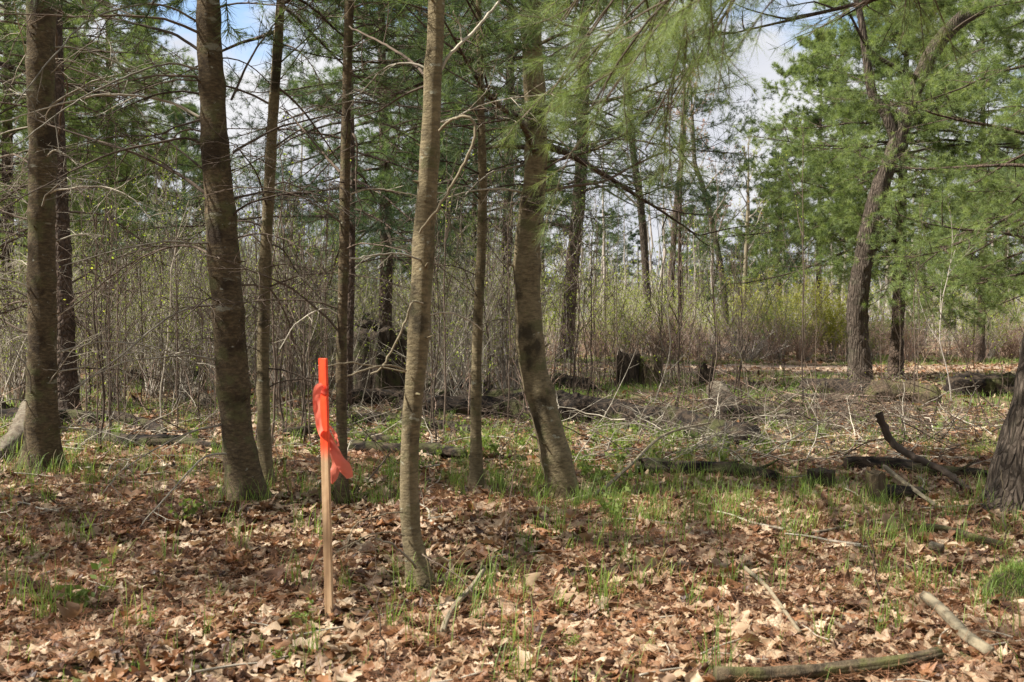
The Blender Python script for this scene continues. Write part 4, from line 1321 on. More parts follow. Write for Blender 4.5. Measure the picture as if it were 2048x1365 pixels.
# ------------------------------------------------------------------ stake and ribbon
YS = F * CAM_H / (1240 - 640.0)
pb = at(659, 1241, YS)
pt = at(646, 717, YS)
so = empty('probe', (0, 0, 0))
bpy.data.objects.remove(so)
gzs = float(gz(pb[0], pb[1]))
org = np.array((pb[0], pb[1], gzs))
Hs = pt[2] - gzs
tilt = (pt[0] - pb[0]) / Hs
yaw = math.radians(-22)
hw, ht = 0.0185, 0.008
cs, sn = math.cos(yaw), math.sin(yaw)
bev = 0.0015
prof = [(-hw + bev, -ht), (hw - bev, -ht), (hw, -ht + bev), (hw, ht - bev), (hw - bev, ht), (-hw + bev, ht), (-hw, ht - bev), (-hw, -ht + bev)]
zs = np.concatenate([[-0.22, -0.1], np.linspace(0, Hs - 0.002, 40), [Hs]])
V = []
rS = np.random.default_rng(3)
for k, z in enumerate(zs):
    sc_ = 1.0 if z > 0 else max(0.15, 1 + z * 3.5)
    if k == len(zs) - 1:
        sc_ = 0.93
    for (a, b) in prof:
        a2, b2 = a * sc_ + rS.normal(0, 0.00025), b * sc_ + rS.normal(0, 0.00025)
        V.append((a2 * cs - b2 * sn + tilt * z, a2 * sn + b2 * cs, z))
V = np.array(V)
m_ = len(zs)
idx = np.arange(m_ * 8).reshape(m_, 8)
nx = np.roll(idx, -1, axis=1)
Q = np.stack([idx[:-1], nx[:-1], nx[1:], idx[1:]], -1).reshape(-1, 4)
top = idx[-1]
T = [(top[0], top[i], top[i + 1]) for i in range(1, 7)]
g = Geo().add(V, Q=Q, T=T)
st = g.build('survey_stake', M['stake'], None, (0, 0, 0), smooth=False)
st.location = org
tag(st, 'wooden survey stake with its upper part sprayed fluorescent orange', 'stake')


def strip(g, rows, w, twist, wob=0.0025, K=40, seed=0, wpts=None):
    """rows world points; twist angles (rad) of the width direction about the vertical; gives a thin tape"""
    r = np.random.default_rng(seed)
    n = len(rows)
    dat = np.concatenate([np.array(rows), np.array(twist)[:, None], np.array(w)[:, None]], 1)
    C = crom(dat, K)
    P = C[:, :3]
    T = nrm(np.gradient(P, axis=0))
    wd = np.stack([np.cos(C[:, 3]), np.sin(C[:, 3]), 0 * C[:, 3]], -1)
    wd = nrm(wd - T * (wd * T).sum(1, keepdims=True))
    nm = np.cross(T, wd)
    cols = np.linspace(-0.5, 0.5, 7)
    V = P[:, None, :] + wd[:, None, :] * (cols[None, :, None] * C[:, 4][:, None, None])
    V = V + nm[:, None, :] * (0.002 * np.cos(cols * 5)[None, :, None] + wob * np.sin(np.arange(K) * 0.55)[:, None, None] * np.sin(cols * 6 + 1)[None, :, None])
    idx = np.arange(K * 7).reshape(K, 7)
    Q = np.stack([idx[:-1, :-1], idx[:-1, 1:], idx[1:, 1:], idx[1:, :-1]], -1).reshape(-1, 4)
    g.add(V, Q=Q, R=0.5)


g = Geo()
Yr = YS - 0.02
# wrap round the stake (front band)
c0 = at(647, 776, YS)
th = np.linspace(-0.2, 2 * math.pi - 0.3, 40)
sx, sy = 0.0235, 0.0135
for dz, wv in ((0.0, 0.012), (-0.012, 0.010)):
    pts = np.stack([c0[0] + (sx * np.cos(th) * cs - sy * np.sin(th) * sn), c0[1] + (sx * np.cos(th) * sn + sy * np.sin(th) * cs), np.full(40, c0[2] + dz) + 0.004 * np.sin(th * 2)], -1)
    up = np.zeros((40, 1, 3))
    Vw = np.stack([pts + UP * wv * k for k in (-1, -0.33, 0.33, 1)], 1)
    idx = np.arange(160).reshape(40, 4)
    Q = np.stack([idx[:-1, :-1], idx[:-1, 1:], idx[1:, 1:], idx[1:, :-1]], -1).reshape(-1, 4)
    g.add(Vw, Q=Q, R=0.5)
# loop hanging at the side, returning to the stake lower down
strip(g, [at(645, 770, Yr), at(636, 778, Yr - .01), at(633, 800, Yr - .015), at(635, 830, Yr - .01), at(640, 858, Yr), at(647, 878, Yr + .06)], [0.026, 0.034, 0.030, 0.028, 0.024, 0.022], [0.2, 0.4, 0.3, 0.5, 0.6, 0.4], seed=1)
# two tails blown across behind and past the stake
strip(g, [at(648, 852, YS + .03), at(662, 885, YS + .03), at(676, 915, YS + .01), at(690, 936, YS), at(700, 956, YS + .01)], [0.022, 0.034, 0.046, 0.052, 0.03], [0.1, 0.2, 0.5, 0.3, 0.1], seed=2)
strip(g, [at(652, 862, YS + .035), at(664, 895, YS + .03), at(672, 925, YS + .03), at(668, 950, YS + .02), at(664, 968, YS + .02)], [0.02, 0.03, 0.042, 0.04, 0.008], [0.4, 0.1, -0.3, -0.1, 0.2], seed=3)
strip(g, [at(660, 852, YS + .04), at(668, 866, YS + .04), at(674, 880, YS + .05), at(678, 893, YS + .04)], [0.010, 0.016, 0.016, 0.006], [0.8, 0.5, 1.0, 0.7], seed=4)
rb = g.build('flagging_ribbon', M['ribbon'], None, org)
tag(rb, 'salmon orange flagging tape tied round the stake with loose tails', 'ribbon')
g = Geo()
strip(g, [on_ground(630, 982, 0.05), on_ground(645, 980, 0.055), on_ground(655, 976, 0.05)], [0.03, 0.035, 0.02], [1.5, 1.2, 1.5], seed=5, K=14)
tag(g.build('paper_scrap', M['log_pale'], None, on_ground(640, 980)), 'small pale scrap lying on the leaves behind the stake', 'scrap')


# ------------------------------------------------------------------ logs, sticks, stumps
def log(label, pts, r0, r1, seed, mat='log', name='fallen_log', rough=0.1, cat='log', lift=0.85, ns=20, group=None, stubs=0):
    """pts: ground pixels (px,py[,extra height])"""
    r = np.random.default_rng(seed)
    W_ = []
    n = len(pts)
    for k, p in enumerate(pts):
        q = on_ground(p[0], p[1])
        Y_ = q[1]
        rad = r0 + (r1 - r0) * k / (n - 1)
        q[2] += rad * lift + (0.035 if 0.007 < r0 < 0.06 else 0.0) + (p[2] if len(p) > 2 else 0)
        rad *= 1.0 if (r0 < 0.03 or Y_ < 9) else 1.5
        W_.append([*q, rad])
    Lt = np.linalg.norm(np.diff(np.array(W_)[:, :3], axis=0), axis=1).sum()
    m = int(np.clip(Lt / 0.04, 16, 160))
    C = crom(np.array(W_), m)
    P, R = C[:, :3], C[:, 3]
    org = P[m // 2].copy()
    th = np.arange(ns) * 2 * np.pi / ns
    s = np.linspace(0, Lt, m)
    mod = np.ones((m, ns))
    for _ in range(8):
        mod += rough * 0.5 * np.sin(r.integers(1, 7) * th[None, :] + r.uniform(0.5, 7) * s[:, None] + r.random() * 6.3)
    for _ in range(5):
        mod += rough * 0.3 * np.sin(r.integers(5, 9) * th[None, :] + r.uniform(8, 30) * s[:, None] + r.random() * 6.3)
    if name == 'fallen_log' and r0 > 0.04:
        fw = r.random() * 6
        mod += 0.22 * (np.abs(np.sin(4.5 * th[None, :] + 0.8 * np.sin(s[:, None] * 1.7 + fw))) - 0.6)
        mod += 0.16 * np.sin(s[:, None] * 2.3 + fw) * np.sin(th[None, :] + s[:, None] * 1.1)
        endf = np.minimum(s, Lt - s)[:, None]
        mod *= np.clip(endf / 0.18 + 0.45 + 0.3 * np.sin(5 * th[None, :] + fw), 0.35, 1)
    T = nrm(np.gradient(P, axis=0))
    A = nrm(np.cross(T, UP + 0 * T))
    B = np.cross(T, A)
    V = P[:, None, :] + (A[:, None, :] * np.cos(th)[None, :, None] + B[:, None, :] * np.sin(th)[None, :, None]) * (R[:, None] * mod)[..., None]
    idx = np.arange(m * ns).reshape(m, ns)
    nx = np.roll(idx, -1, axis=1)
    Q = np.stack([idx[:-1], nx[:-1], nx[1:], idx[1:]], -1).reshape(-1, 4)
    V = V.reshape(-1, 3)
    V = np.vstack([V, P[0] + T[0] * R[0] * 0.15, P[-1] + T[-1] * R[-1] * 0.15])
    a, b = m * ns, m * ns + 1
    Tt = [(a, idx[0][(i + 1) % ns], idx[0][i]) for i in range(ns)] + [(b, idx[-1][i], idx[-1][(i + 1) % ns]) for i in range(ns)]
    g = Geo().add(V, Q=Q, T=Tt)
    if stubs:
        S, t, _ = spawn(P[None], stubs, 0.1, 0.9, 0.9, 0.0, 5, r, flat=False, minl=max(0.12, r0 * 3.5), wig=0.08)
        tubes(g, S, taper(len(S), 5, r0 * 0.28, r0 * 0.08), 5)
    o = g.build(name, M[mat], None, org)
    tag(o, label, cat, group)
    return o


log('long rotten log lying across behind the three middle trunks', [(700, 812), (820, 806), (960, 812), (1090, 822), (1150, 838)], 0.09, 0.12, 200, stubs=4)
log('reddish crumbling log running from the bowed trunk towards the brush pile', [(1120, 838), (1230, 852), (1340, 868), (1440, 882), (1520, 890)], 0.13, 0.10, 201, stubs=3)
log('second rotten log just in front of the long one', [(800, 828), (900, 838), (1010, 836), (1110, 842)], 0.10, 0.12, 202)
log('dark mossy log low in the grass behind the sunlit pine', [(700, 900), (780, 906), (860, 914), (930, 924)], 0.035, 0.04, 203)
log('split dark log lying behind the flush cut stump', [(1270, 948), (1350, 950), (1450, 957), (1560, 968)], 0.085, 0.05, 204, stubs=2)
log('dark weathered log running from the upright cut stump to the broad trunk', [(1690, 955), (1780, 950), (1880, 955), (1985, 962)], 0.07, 0.06, 205, stubs=5)
log('blackish log end poking in behind the thick pine', [(-60, 850), (20, 846), (100, 848), (190, 852)], 0.09, 0.07, 206)
log('short dark log in the grass near the pair of pine trunks', [(170, 852), (230, 850), (290, 862), (330, 880)], 0.045, 0.03, 207)
log('dark fallen limb sloping to the base of the leaning pine', [(180, 878), (260, 893), (360, 898), (440, 908)], 0.06, 0.035, 208)
log('grey knotty weathered log leaning against the thick pine', [(-20, 935, 0.0), (30, 905, 0.07), (62, 868, 0.22), (80, 850, 0.30)], 0.062, 0.07, 209, mat='log_grey')
log('thick pale barked log angled in the brush pile', [(1432, 795, .05), (1440, 812, .04), (1462, 835)], 0.10, 0.09, 210, mat='log_grey')
log('flat sawn log lying in front of the sandy path by the broad trunk', [(1900, 792), (1960, 790), (2040, 792)], 0.16, 0.16, 211)
log('mossy log under the brush left of the pale sapling', [(1740, 805), (1810, 803), (1880, 806)], 0.14, 0.11, 212, mat='stump_mossy')
log('curved brown log half buried behind the brush pile', [(1600, 785), (1680, 790), (1745, 800)], 0.10, 0.12, 213)
log('slim pale log crossing the brush pile', [(1560, 808), (1640, 805), (1720, 808)], 0.06, 0.05, 214, mat='log_grey')
log('bleached white broken branch between thicket and leaning pine', [(375, 782, 0.1), (400, 800, 0.05), (415, 818)], 0.06, 0.05, 215, mat='log_grey')
log('dark log end lying near the furthest dark trunk', [(1010, 752), (1060, 760), (1120, 775), (1180, 785)], 0.09, 0.10, 216)
log('dark low log in the thicket behind the leaning pine', [(230, 765), (330, 760), (440, 765)], 0.09, 0.10, 217)
log('thin dark log lying in front of the second rotten log', [(690, 860), (770, 852), (860, 858), (950, 872)], 0.05, 0.04, 231, stubs=3)
log('short broken log chunk under the slender pine', [(900, 800), (960, 798), (1040, 804)], 0.07, 0.09, 232)
log('dark fallen limb in the grass just beyond the ribbon', [(570, 880), (640, 872), (720, 880), (800, 892)], 0.035, 0.03, 233, stubs=3)
log('crumbling dark log end under the brush pile', [(1440, 850), (1520, 846), (1600, 852)], 0.10, 0.08, 234, stubs=2)
log('dark top log of the stack beyond the slender pine', [(830, 800, .12), (930, 796, .14), (1030, 800, .12), (1085, 806, .08)], 0.06, 0.07, 235, stubs=3)
log('split dark slab leaning on the logs beside the bowed pine', [(960, 832, .05), (1030, 826, .1), (1085, 818, .16)], 0.05, 0.05, 236)
# near ones
log('mossy green half sunken log at the very bottom of the view', [(1430, 1372), (1540, 1364), (1680, 1352), (1800, 1346), (1880, 1338)], 0.024, 0.020, 220, mat='stump_mossy')
log('smooth pale curved branch lying in the nearest leaves', [(1850, 1212), (1878, 1240), (1905, 1275), (1935, 1312), (1978, 1345)], 0.024, 0.020, 221, mat='log_pale', name='fallen_branch', cat='branch')
log('short brown branch resting on leaves near the grassy mound', [(1852, 1078), (1900, 1082), (1960, 1096), (2005, 1106)], 0.024, 0.022, 222, mat='stump_mossy', name='fallen_branch', cat='branch')
log('pale stick propped on the upright cut stump', [(1768, 975, 0.08), (1820, 1000, 0.05), (1870, 1025, 0.01)], 0.016, 0.012, 223, mat='log_pale', name='fallen_branch', cat='branch')
log('bent grey stick crossing the leaves below the cut stumps', [(1490, 1160), (1530, 1200), (1565, 1245), (1600, 1285)], 0.009, 0.007, 224, mat='log_pale', name='fallen_branch', cat='branch')
log('peeled stick lying right of the sunlit pine base', [(968, 1172, 0.05), (945, 1205, 0.03), (910, 1240), (893, 1275), (885, 1300)], 0.010, 0.012, 225, mat='log_pale', name='fallen_branch', cat='branch')
log('long pale branch reaching from the bowed trunk to the brush', [(1145, 1015, .02), (1200, 992, .02), (1260, 960, .08), (1330, 915, .15), (1420, 890, .2)], 0.015, 0.010, 226, mat='log_pale', name='fallen_branch', cat='branch')
log('straight grey stick lying flat in the middle of the leaves', [(1600, 1080), (1670, 1068), (1740, 1056), (1795, 1050)], 0.009, 0.008, 227, mat='log_grey', name='fallen_branch', cat='branch')
log('short cut branch piece with a dark end near the brown branch', [(1860, 1110, .01), (1885, 1115, .01)], 0.02, 0.02, 228, mat='log_grey', name='fallen_branch', cat='branch')
# leaning branch at the right
r_ = np.random.default_rng(230)
g = Geo()
YL = 7.7
C = crom(np.array([at(1757, 828, YL), at(1785, 885, YL), at(1830, 915, YL - .2), at(1890, 945, YL - .45), at(1942, 982, YL - .75)]), 40)
C = C + r_.normal(0, 0.003, C.shape)
tubes(g, C[None], taper(1, 40, 0.031, 0.02) * (1 + r_.normal(0, 0.09, (1, 40))), 12, rnd=np.array([0.2]))
S, t, _ = spawn(C[None], 5, 0.2, 0.9, 0.9, 0.05, 5, r_, flat=False)
tubes(g, S, taper(5, 5, 0.008, 0.004), 5)
tag(g.build('fallen_branch', M['twig_dark'], None, C[-1]), 'dark curved branch propped up, slanting down to the broad trunk', 'branch')

rr = random.Random(40)
src = log('thin dead twig lying on the leaf floor', [(1250, 1245), (1330, 1235), (1400, 1232), (1440, 1225)], 0.006, 0.004, 240, mat='twig', name='fallen_twig', cat='twig', stubs=3, lift=3.0, ns=6, group='dead twigs on the leaf floor')
for k in range(95):
    Y = 3.2 + 8.5 * rr.random() ** 1.2
    x = rr.uniform(-0.6, 0.6) * Y
    c = src.copy()
    scene.collection.objects.link(c)
    c.location = (x, Y, float(gz(x, Y)) + 0.035)
    c.rotation_euler = (rr.uniform(-0.08, 0.08), rr.uniform(-0.12, 0.12), rr.uniform(0, 6.28))
    s = rr.uniform(0.35, 0.8) if Y < 5.5 else rr.uniform(0.5, 1.5)
    c.scale = (s, s, s)


def stump(label, px, py, w_px, h_px, seed, mat='stump', rag=0.15, flare=0.35, fall=0.0, name='tree_stump', ns=40):
    r = np.random.default_rng(seed)
    p = on_ground(px, py)
    Y = p[1]
    rad = 0.5 * w_px * Y / F
    h = h_px * Y / F
    m = 26
    th = np.arange(ns) * 2 * np.pi / ns
    u = np.linspace(0, 1, m)
    prof = rad * (1 + flare * np.exp(-u * 5))
    top = 1 + rag * (0.5 * np.sin(3 * th + r.random() * 6) + 0.35 * np.sin(7 * th + r.random() * 6) + 0.25 * np.sin(13 * th + r.random() * 6)) * 0.6 + fall * np.cos(th)
    mod = np.ones((m, ns))
    for _ in range(7):
        mod += 0.035 * np.sin(r.integers(2, 14) * th[None, :] + r.uniform(0, 4) * u[:, None] + r.random() * 6.3)
    Z = -0.1 + (h + 0.1) * u[:, None] * top[None, :]
    Rr = prof[:, None] * mod
    V = np.stack([Rr * np.cos(th), Rr * np.sin(th), Z], -1).reshape(-1, 3)
    idx = np.arange(m * ns).reshape(m, ns)
    nx = np.roll(idx, -1, axis=1)
    Q = np.stack([idx[:-1], nx[:-1], nx[1:], idx[1:]], -1).reshape(-1, 4)
    # hollowed top
    n0 = len(V)
    inner = []
    for q, dz in ((0.8, -0.02), (0.5, -0.06), (0.2, -0.05)):
        zz = (-0.1 + (h + 0.1) * top) * (1 - 0.5 * (1 - q) * rag) + dz * rag * 3
        inner.append(np.stack([Rr[-1] * q * np.cos(th), Rr[-1] * q * np.sin(th), zz], -1))
    V = np.vstack([V] + inner)
    rings = [idx[-1]] + [n0 + k * ns + np.arange(ns) for k in range(3)]
    Q2 = []
    for a, b in zip(rings[:-1], rings[1:]):
        Q2.append(np.stack([a, np.roll(a, -1), np.roll(b, -1), b], -1))
    V = np.vstack([V, [[0, 0, h * 0.95]]])
    c = len(V) - 1
    T = [(rings[-1][i], rings[-1][(i + 1) % ns], c) for i in range(ns)]
    g = Geo().add(V, Q=np.vstack([Q] + Q2), T=T)
    o = g.build(name, M[mat], None, (0, 0, 0))
    o.location = p
    tag(o, label, 'stump')
    return o


stump('big dark square shouldered stump in the thicket behind the ribbon', 757, 792, 114, 130, 300, rag=0.14, flare=0.2)
stump('rotten upright half of the old stump beyond the long log', 1255, 772, 44, 64, 301, rag=0.3)
stump('low crumbling mossy stump beside the rotten upright one', 1303, 772, 46, 46, 302, rag=0.7, mat='stump_mossy')
stump('black ragged root stump at the near edge of the sandy path', 1412, 770, 30, 38, 303, rag=0.4)
stump('flush cut low stump with a dark sawn top', 1642, 982, 54, 38, 304, rag=0.06, flare=0.1)
stump('upright mossy cut stump standing among the leaves', 1750, 1012, 38, 72, 305, rag=0.1, mat='stump_mossy', flare=0.5)
stump('round dark log end standing beside the brush pile', 1508, 782, 22, 20, 306, rag=0.3)
log('thick crumbled log lying against the upright mossy stump', [(1735, 1008), (1775, 1005), (1820, 1002), (1850, 998)], 0.065, 0.045, 229, name='fallen_log')
# broken root pieces on the big stump
g = Geo()
Yb = on_ground(757, 788)[1]
C = crom(np.array([at(690, 668, Yb), at(712, 655, Yb), at(735, 650, Yb), at(760, 655, Yb + .1)]), 16)
tubes(g, C[None], taper(1, 16, 0.05, 0.12), 12, rnd=np.array([0.5]))
C = crom(np.array([at(715, 648, Yb), at(728, 636, Yb), at(738, 627, Yb)]), 8)
tubes(g, C[None], taper(1, 8, 0.05, 0.03), 8, rnd=np.array([0.5]))
tag(g.build('broken_log', M['stump'], None, at(757, 655, Yb)), 'broken dark log chunk lying on top of the big square stump', 'log')

# grassy mound at the right edge
rM = np.random.default_rng(310)
pm = on_ground(2050, 1190)
th = np.linspace(0, 2 * np.pi, 25)[:-1]
V = [[0, 0, 0.14]]
for q in (0.3, 0.6, 0.85, 1.0):
    for a in th:
        V.append([0.19 * q * math.cos(a) * (1 + 0.1 * math.sin(3 * a)), 0.16 * q * math.sin(a), 0.14 * (1 - q ** 2) ** 0.7 - 0.02 * (q > 0.95)])
Q = []
for k in range(3):
    for i in range(24):
        a = 1 + k * 24 + i
        b = 1 + k * 24 + (i + 1) % 24
        Q.append((a, a + 24, b + 24, b))
g = Geo().add(np.array(V) + rM.normal(0, 0.004, (len(V), 3)), Q=Q, T=[(0, 1 + i, 1 + (i + 1) % 24) for i in range(24)])
mound = empty('moss_mound', pm, 'grass covered mossy mound at the edge below the broad trunk', 'mound')
g.build('mound_body', M['stump_mossy'], mound)


# ------------------------------------------------------------------ grass
def blades(g, base, h, w, r, lean=0.35, rr=None):
    n = len(base)
    az = r.random(n) * 6.283
    d = np.stack([np.cos(az), np.sin(az), 0 * az], -1)
    s = np.stack([-np.sin(az), np.cos(az), 0 * az], -1)
    ln = np.abs(r.normal(lean, lean * 0.5, n))[:, None]
    h = h[:, None]
    w = np.broadcast_to(w, (n,))[:, None] if np.ndim(w) else w
    p0 = base
    p1 = base + UP * h * 0.4 + d * h * ln * 0.15
    p2 = base + UP * h * 0.78 + d * h * ln * 0.5
    p3 = base + UP * h * (1.0 - 0.12 * ln) + d * h * ln * 1.1
    V = np.stack([p0 - s * w * .5, p0 + s * w * .5, p1 - s * w * .45, p1 + s * w * .45, p2 - s * w * .3, p2 + s * w * .3, p3], 1).reshape(-1, 3)
    b = (np.arange(n) * 7)[:, None]
    Q = np.concatenate([b + np.array([0, 1, 3, 2]), b + np.array([2, 3, 5, 4])])
    T = b + np.array([4, 5, 6])
    if rr is None:
        rr = r.random(n)
    g.add(V, Q=Q, T=T, R=np.repeat(rr, 7))


g = Geo()
n = 1500
a = rM.random(n) * 6.28
q = np.sqrt(rM.random(n))
base = pm + np.stack([0.19 * q * np.cos(a), 0.16 * q * np.sin(a), 0.14 * (1 - q ** 2) ** 0.7 - 0.01], -1)
blades(g, base, rM.uniform(0.02, 0.075, n), 0.003, rM, 0.9)
g.build('grass', M['grass'], mound, pm)

rG = np.random.default_rng(320)


def patch(x, y):
    return (np.sin(x * 1.1 + 0.5 * np.sin(y * 0.9)) + np.sin(y * 1.7 + x * 0.6 + 2) + np.sin(x * 2.7 - y * 1.3 + 1)) / 3


def tuft_field(g, n, ymin, ymax, dens, per, hr, w, spread, lean=0.4, xf=0.62, ypow=1.0):
    Y = (ymin ** 2 + (ymax ** 2 - ymin ** 2) * rG.random(n)) ** 0.5
    X = rG.uniform(-xf, xf, n) * Y + rG.uniform(-0.5, 0.5, n)
    pr = dens(X, Y)
    keep = rG.random(n) < pr
    X, Y = X[keep], Y[keep]
    N = len(X)
    sz = rG.uniform(0.6, 1.4, N)
    bx = (X[:, None] + rG.normal(0, spread, (N, per)) * sz[:, None]).ravel()
    by = (Y[:, None] + rG.normal(0, spread, (N, per)) * sz[:, None]).ravel()
    base = np.stack([bx, by, gz(bx, by)], -1)
    h = rG.uniform(hr[0], hr[1], N * per) * np.repeat(sz, per)
    tr = np.clip(np.repeat(rG.random(N), per) * 0.7 + rG.random(N * per) * 0.3, 0, 1)
    blades(g, base, h, w, rG, lean, tr)


def d_near(x, y):
    base = np.clip(0.28 + 0.45 * patch(x, y) + 0.3 * patch(x * 4, y * 4), 0.02, 1)
    side = np.where((x > -0.2 * y) & (x < 0.42 * y), 1.0, 0.5)
    dist = np.clip((y - 3.2) / 1.5, 0.15, 1) * np.clip(1.3 - 0.12 * (y - 5), 0.4, 1)
    strip_ = 0.12 * np.exp(-((y - 9.3) / 1.6) ** 2)
    return np.clip(base * side * dist * 0.9 + strip_ * (0.5 + 0.5 * patch(x + 3, y)), 0, 1)


g = Geo()
tuft_field(g, 6500, 3.0, 13, d_near, 15, (0.06, 0.21), 0.004, 0.028, lean=0.5)
tuft_field(g, 900, 3.0, 8, lambda x, y: np.full(len(x), 0.6), 4, (0.04, 0.12), 0.003, 0.02)
for (cx, cy, rad, n) in ((84, 950, 0.22, 260), (496, 1005, 0.2, 160), (533, 968, 0.12, 90), (955, 975, 0.16, 120), (1130, 1005, 0.22, 200), (2040, 1010, 0.4, 200), (684, 1010, 0.1, 80), (846, 1190, 0.12, 60), (1750, 1012, 0.1, 70), (1642, 982, .12, 80), (10, 920, .3, 200), (180, 930, .5, 260), (560, 1000, .3, 160), (1060, 960, .25, 160)):
    p = on_ground(cx, cy)
    n = int(n * 0.6)
    a_ = rG.random(n) * 6.283
    q_ = rad * rG.uniform(0.5, 1.4, n)
    bx, by = p[0] + q_ * np.cos(a_), p[1] + q_ * np.sin(a_)
    blades(g, np.stack([bx, by, gz(bx, by)], -1), rG.uniform(0.08, 0.26, n), 0.0042, rG, 0.6)
tag(g.build('grass', M['grass'], None), 'fresh green grass blades sprouting through the leaf floor', 'grass', kind='stuff')
g = Geo()


def d_far(x, y):
    on_path = np.abs(y - path_mid(x)) < 2.4
    PXg = x / y * F + 1024
    logs_ = np.where((PXg > 620) & (PXg < 1560) & (y > 10) & (y < 14.5), 0.3, 1.0)
    return logs_ * np.where(on_path, 0, np.clip(0.3 + 0.6 * patch(x * 0.6, y * 0.6) + 0.25 * patch(x * 2.5, y * 2), 0, 1))


tuft_field(g, 24000, 11.0, 34, d_far, 9, (0.05, 0.14), 0.009, 0.08, lean=0.6)
tag(g.build('grass', M['grass'], None), 'green grass patches around the logs and along the path', 'grass', kind='stuff')

# ------------------------------------------------------------------ leaf litter
rL = np.random.default_rng(330)


def leaf_protos(nsec, ncol, count):
    out = []
    for k in range(count):
        t = np.linspace(0, 1, nsec)
        lob = rL.integers(3, 5)
        body = np.sin(np.pi * np.clip(t * 0.93 + 0.07, 0, 1) ** 0.75) ** 0.8
        lobes = 1 - 0.62 * (0.5 + 0.5 * np.cos(2 * np.pi * lob * t + 0.4)) * (t > 0.12)
        w = rL.uniform(0.24, 0.36) * body * lobes + 0.012
        w[0] = 0.012
        c = np.linspace(-1, 1, ncol)
        asym = 1 + 0.12 * rL.normal(size=nsec)
        X = t[:, None] + 0.10 * (np.abs(c)[None, :] * w[:, None]) * 1.5
        Yc = c[None, :] * w[:, None] * asym[:, None]
        cup = rL.uniform(-1.6, 2.2)
        curl = rL.uniform(-1.1, 1.5)
        Z = cup * Yc ** 2 + curl * 0.35 * (t[:, None] - 0.5) ** 2 + 0.05 * np.sin(6 * t[:, None] + 3 * c[None, :] + rL.random() * 6) + 0.03 * np.sin(11 * t[:, None] * c[None, :] + k)
        X = (X - 0.5) * (1 - 0.12 * abs(curl))
        out.append(np.stack([X, Yc * (1 - 0.1 * abs(cup)), Z], -1).reshape(-1, 3))
    return np.array(out)


def place_leaves(g, n, ymin, ymax, xf, protos, nsec, ncol, size, tilt, lift, cond=None):
    Y = (ymin ** 2 + (ymax ** 2 - ymin ** 2) * rL.random(n)) ** 0.5
    X = rL.uniform(-xf, xf, n) * (Y + 0.8)
    if cond is not None:
        kp = rL.random(n) < cond(X, Y)
        X, Y = X[kp], Y[kp]
        n = len(X)
    pk = rL.integers(0, len(protos), n)
    L0 = protos[pk]
    s = size * np.exp(rL.normal(0, 0.3, n))
    a = rL.random(n) * 6.283
    tx = rL.normal(0, tilt, n)
    ty = rL.normal(0, tilt, n)
    V = L0 * s[:, None, None]
    flip = np.where(rL.random(n) < 0.4, -1.0, 1.0)
    V[..., 2] *= flip[:, None]
    c_, s_ = np.cos(tx)[:, None], np.sin(tx)[:, None]
    y1 = V[..., 1] * c_ - V[..., 2] * s_
    z1 = V[..., 1] * s_ + V[..., 2] * c_
    c_, s_ = np.cos(ty)[:, None], np.sin(ty)[:, None]
    x2 = V[..., 0] * c_ + z1 * s_
    z2 = -V[..., 0] * s_ + z1 * c_
    c_, s_ = np.cos(a)[:, None], np.sin(a)[:, None]
    x3 = x2 * c_ - y1 * s_
    y3 = x2 * s_ + y1 * c_
    zb = gz(X, Y) + lift * rL.random(n)
    V = np.stack([x3 + X[:, None], y3 + Y[:, None], z2 + zb[:, None]], -1)
    nv = nsec * ncol
    idx = np.arange(nv).reshape(nsec, ncol)
    Q0 = np.stack([idx[:-1, :-1], idx[:-1, 1:], idx[1:, 1:], idx[1:, :-1]], -1).reshape(-1, 4)
    Q = (np.arange(n) * nv)[:, None, None] + Q0[None]
    rn = np.clip(rL.beta(1.8, 1.6, n), 0, 1)
    g.add(V, Q=Q, R=np.repeat(rn, nv))


g = Geo()
pr1 = leaf_protos(13, 5, 24)
place_leaves(g, 29000, 1.6, 7.0, 0.72, pr1, 13, 5, 0.09, 0.30, 0.035)
pr2 = leaf_protos(7, 3, 16)
place_leaves(g, 36000, 6.8, 13.5, 0.70, pr2, 7, 3, 0.10, 0.32, 0.04, cond=lambda x, y: np.clip(1.25 - 0.09 * (y - 6.8) - 0.25 * patch(x, y), 0.15, 1))
place_leaves(g, 15000, 13.0, 26, 0.66, leaf_protos(4, 3, 8), 4, 3, 0.15, 0.35, 0.04, cond=lambda x, y: 0.5 - 0.4 * patch(x * .6, y * .6))
place_leaves(g, 7000, 28, 44, 0.66, leaf_protos(4, 3, 8), 4, 3, 0.25, 0.35, 0.04)
place_leaves(g, 12000, 20.5, 28.5, 0.66, leaf_protos(4, 3, 8), 4, 3, 0.17, 0.35, 0.04, cond=lambda x, y: np.where((x > 0.36 * y) | (x < 0.14 * y), 0.9, 0.12))
tag(g.build('leaf_litter', M['litter'], None), 'brown curled dead oak leaves covering the forest floor', 'leaf litter', kind='stuff')

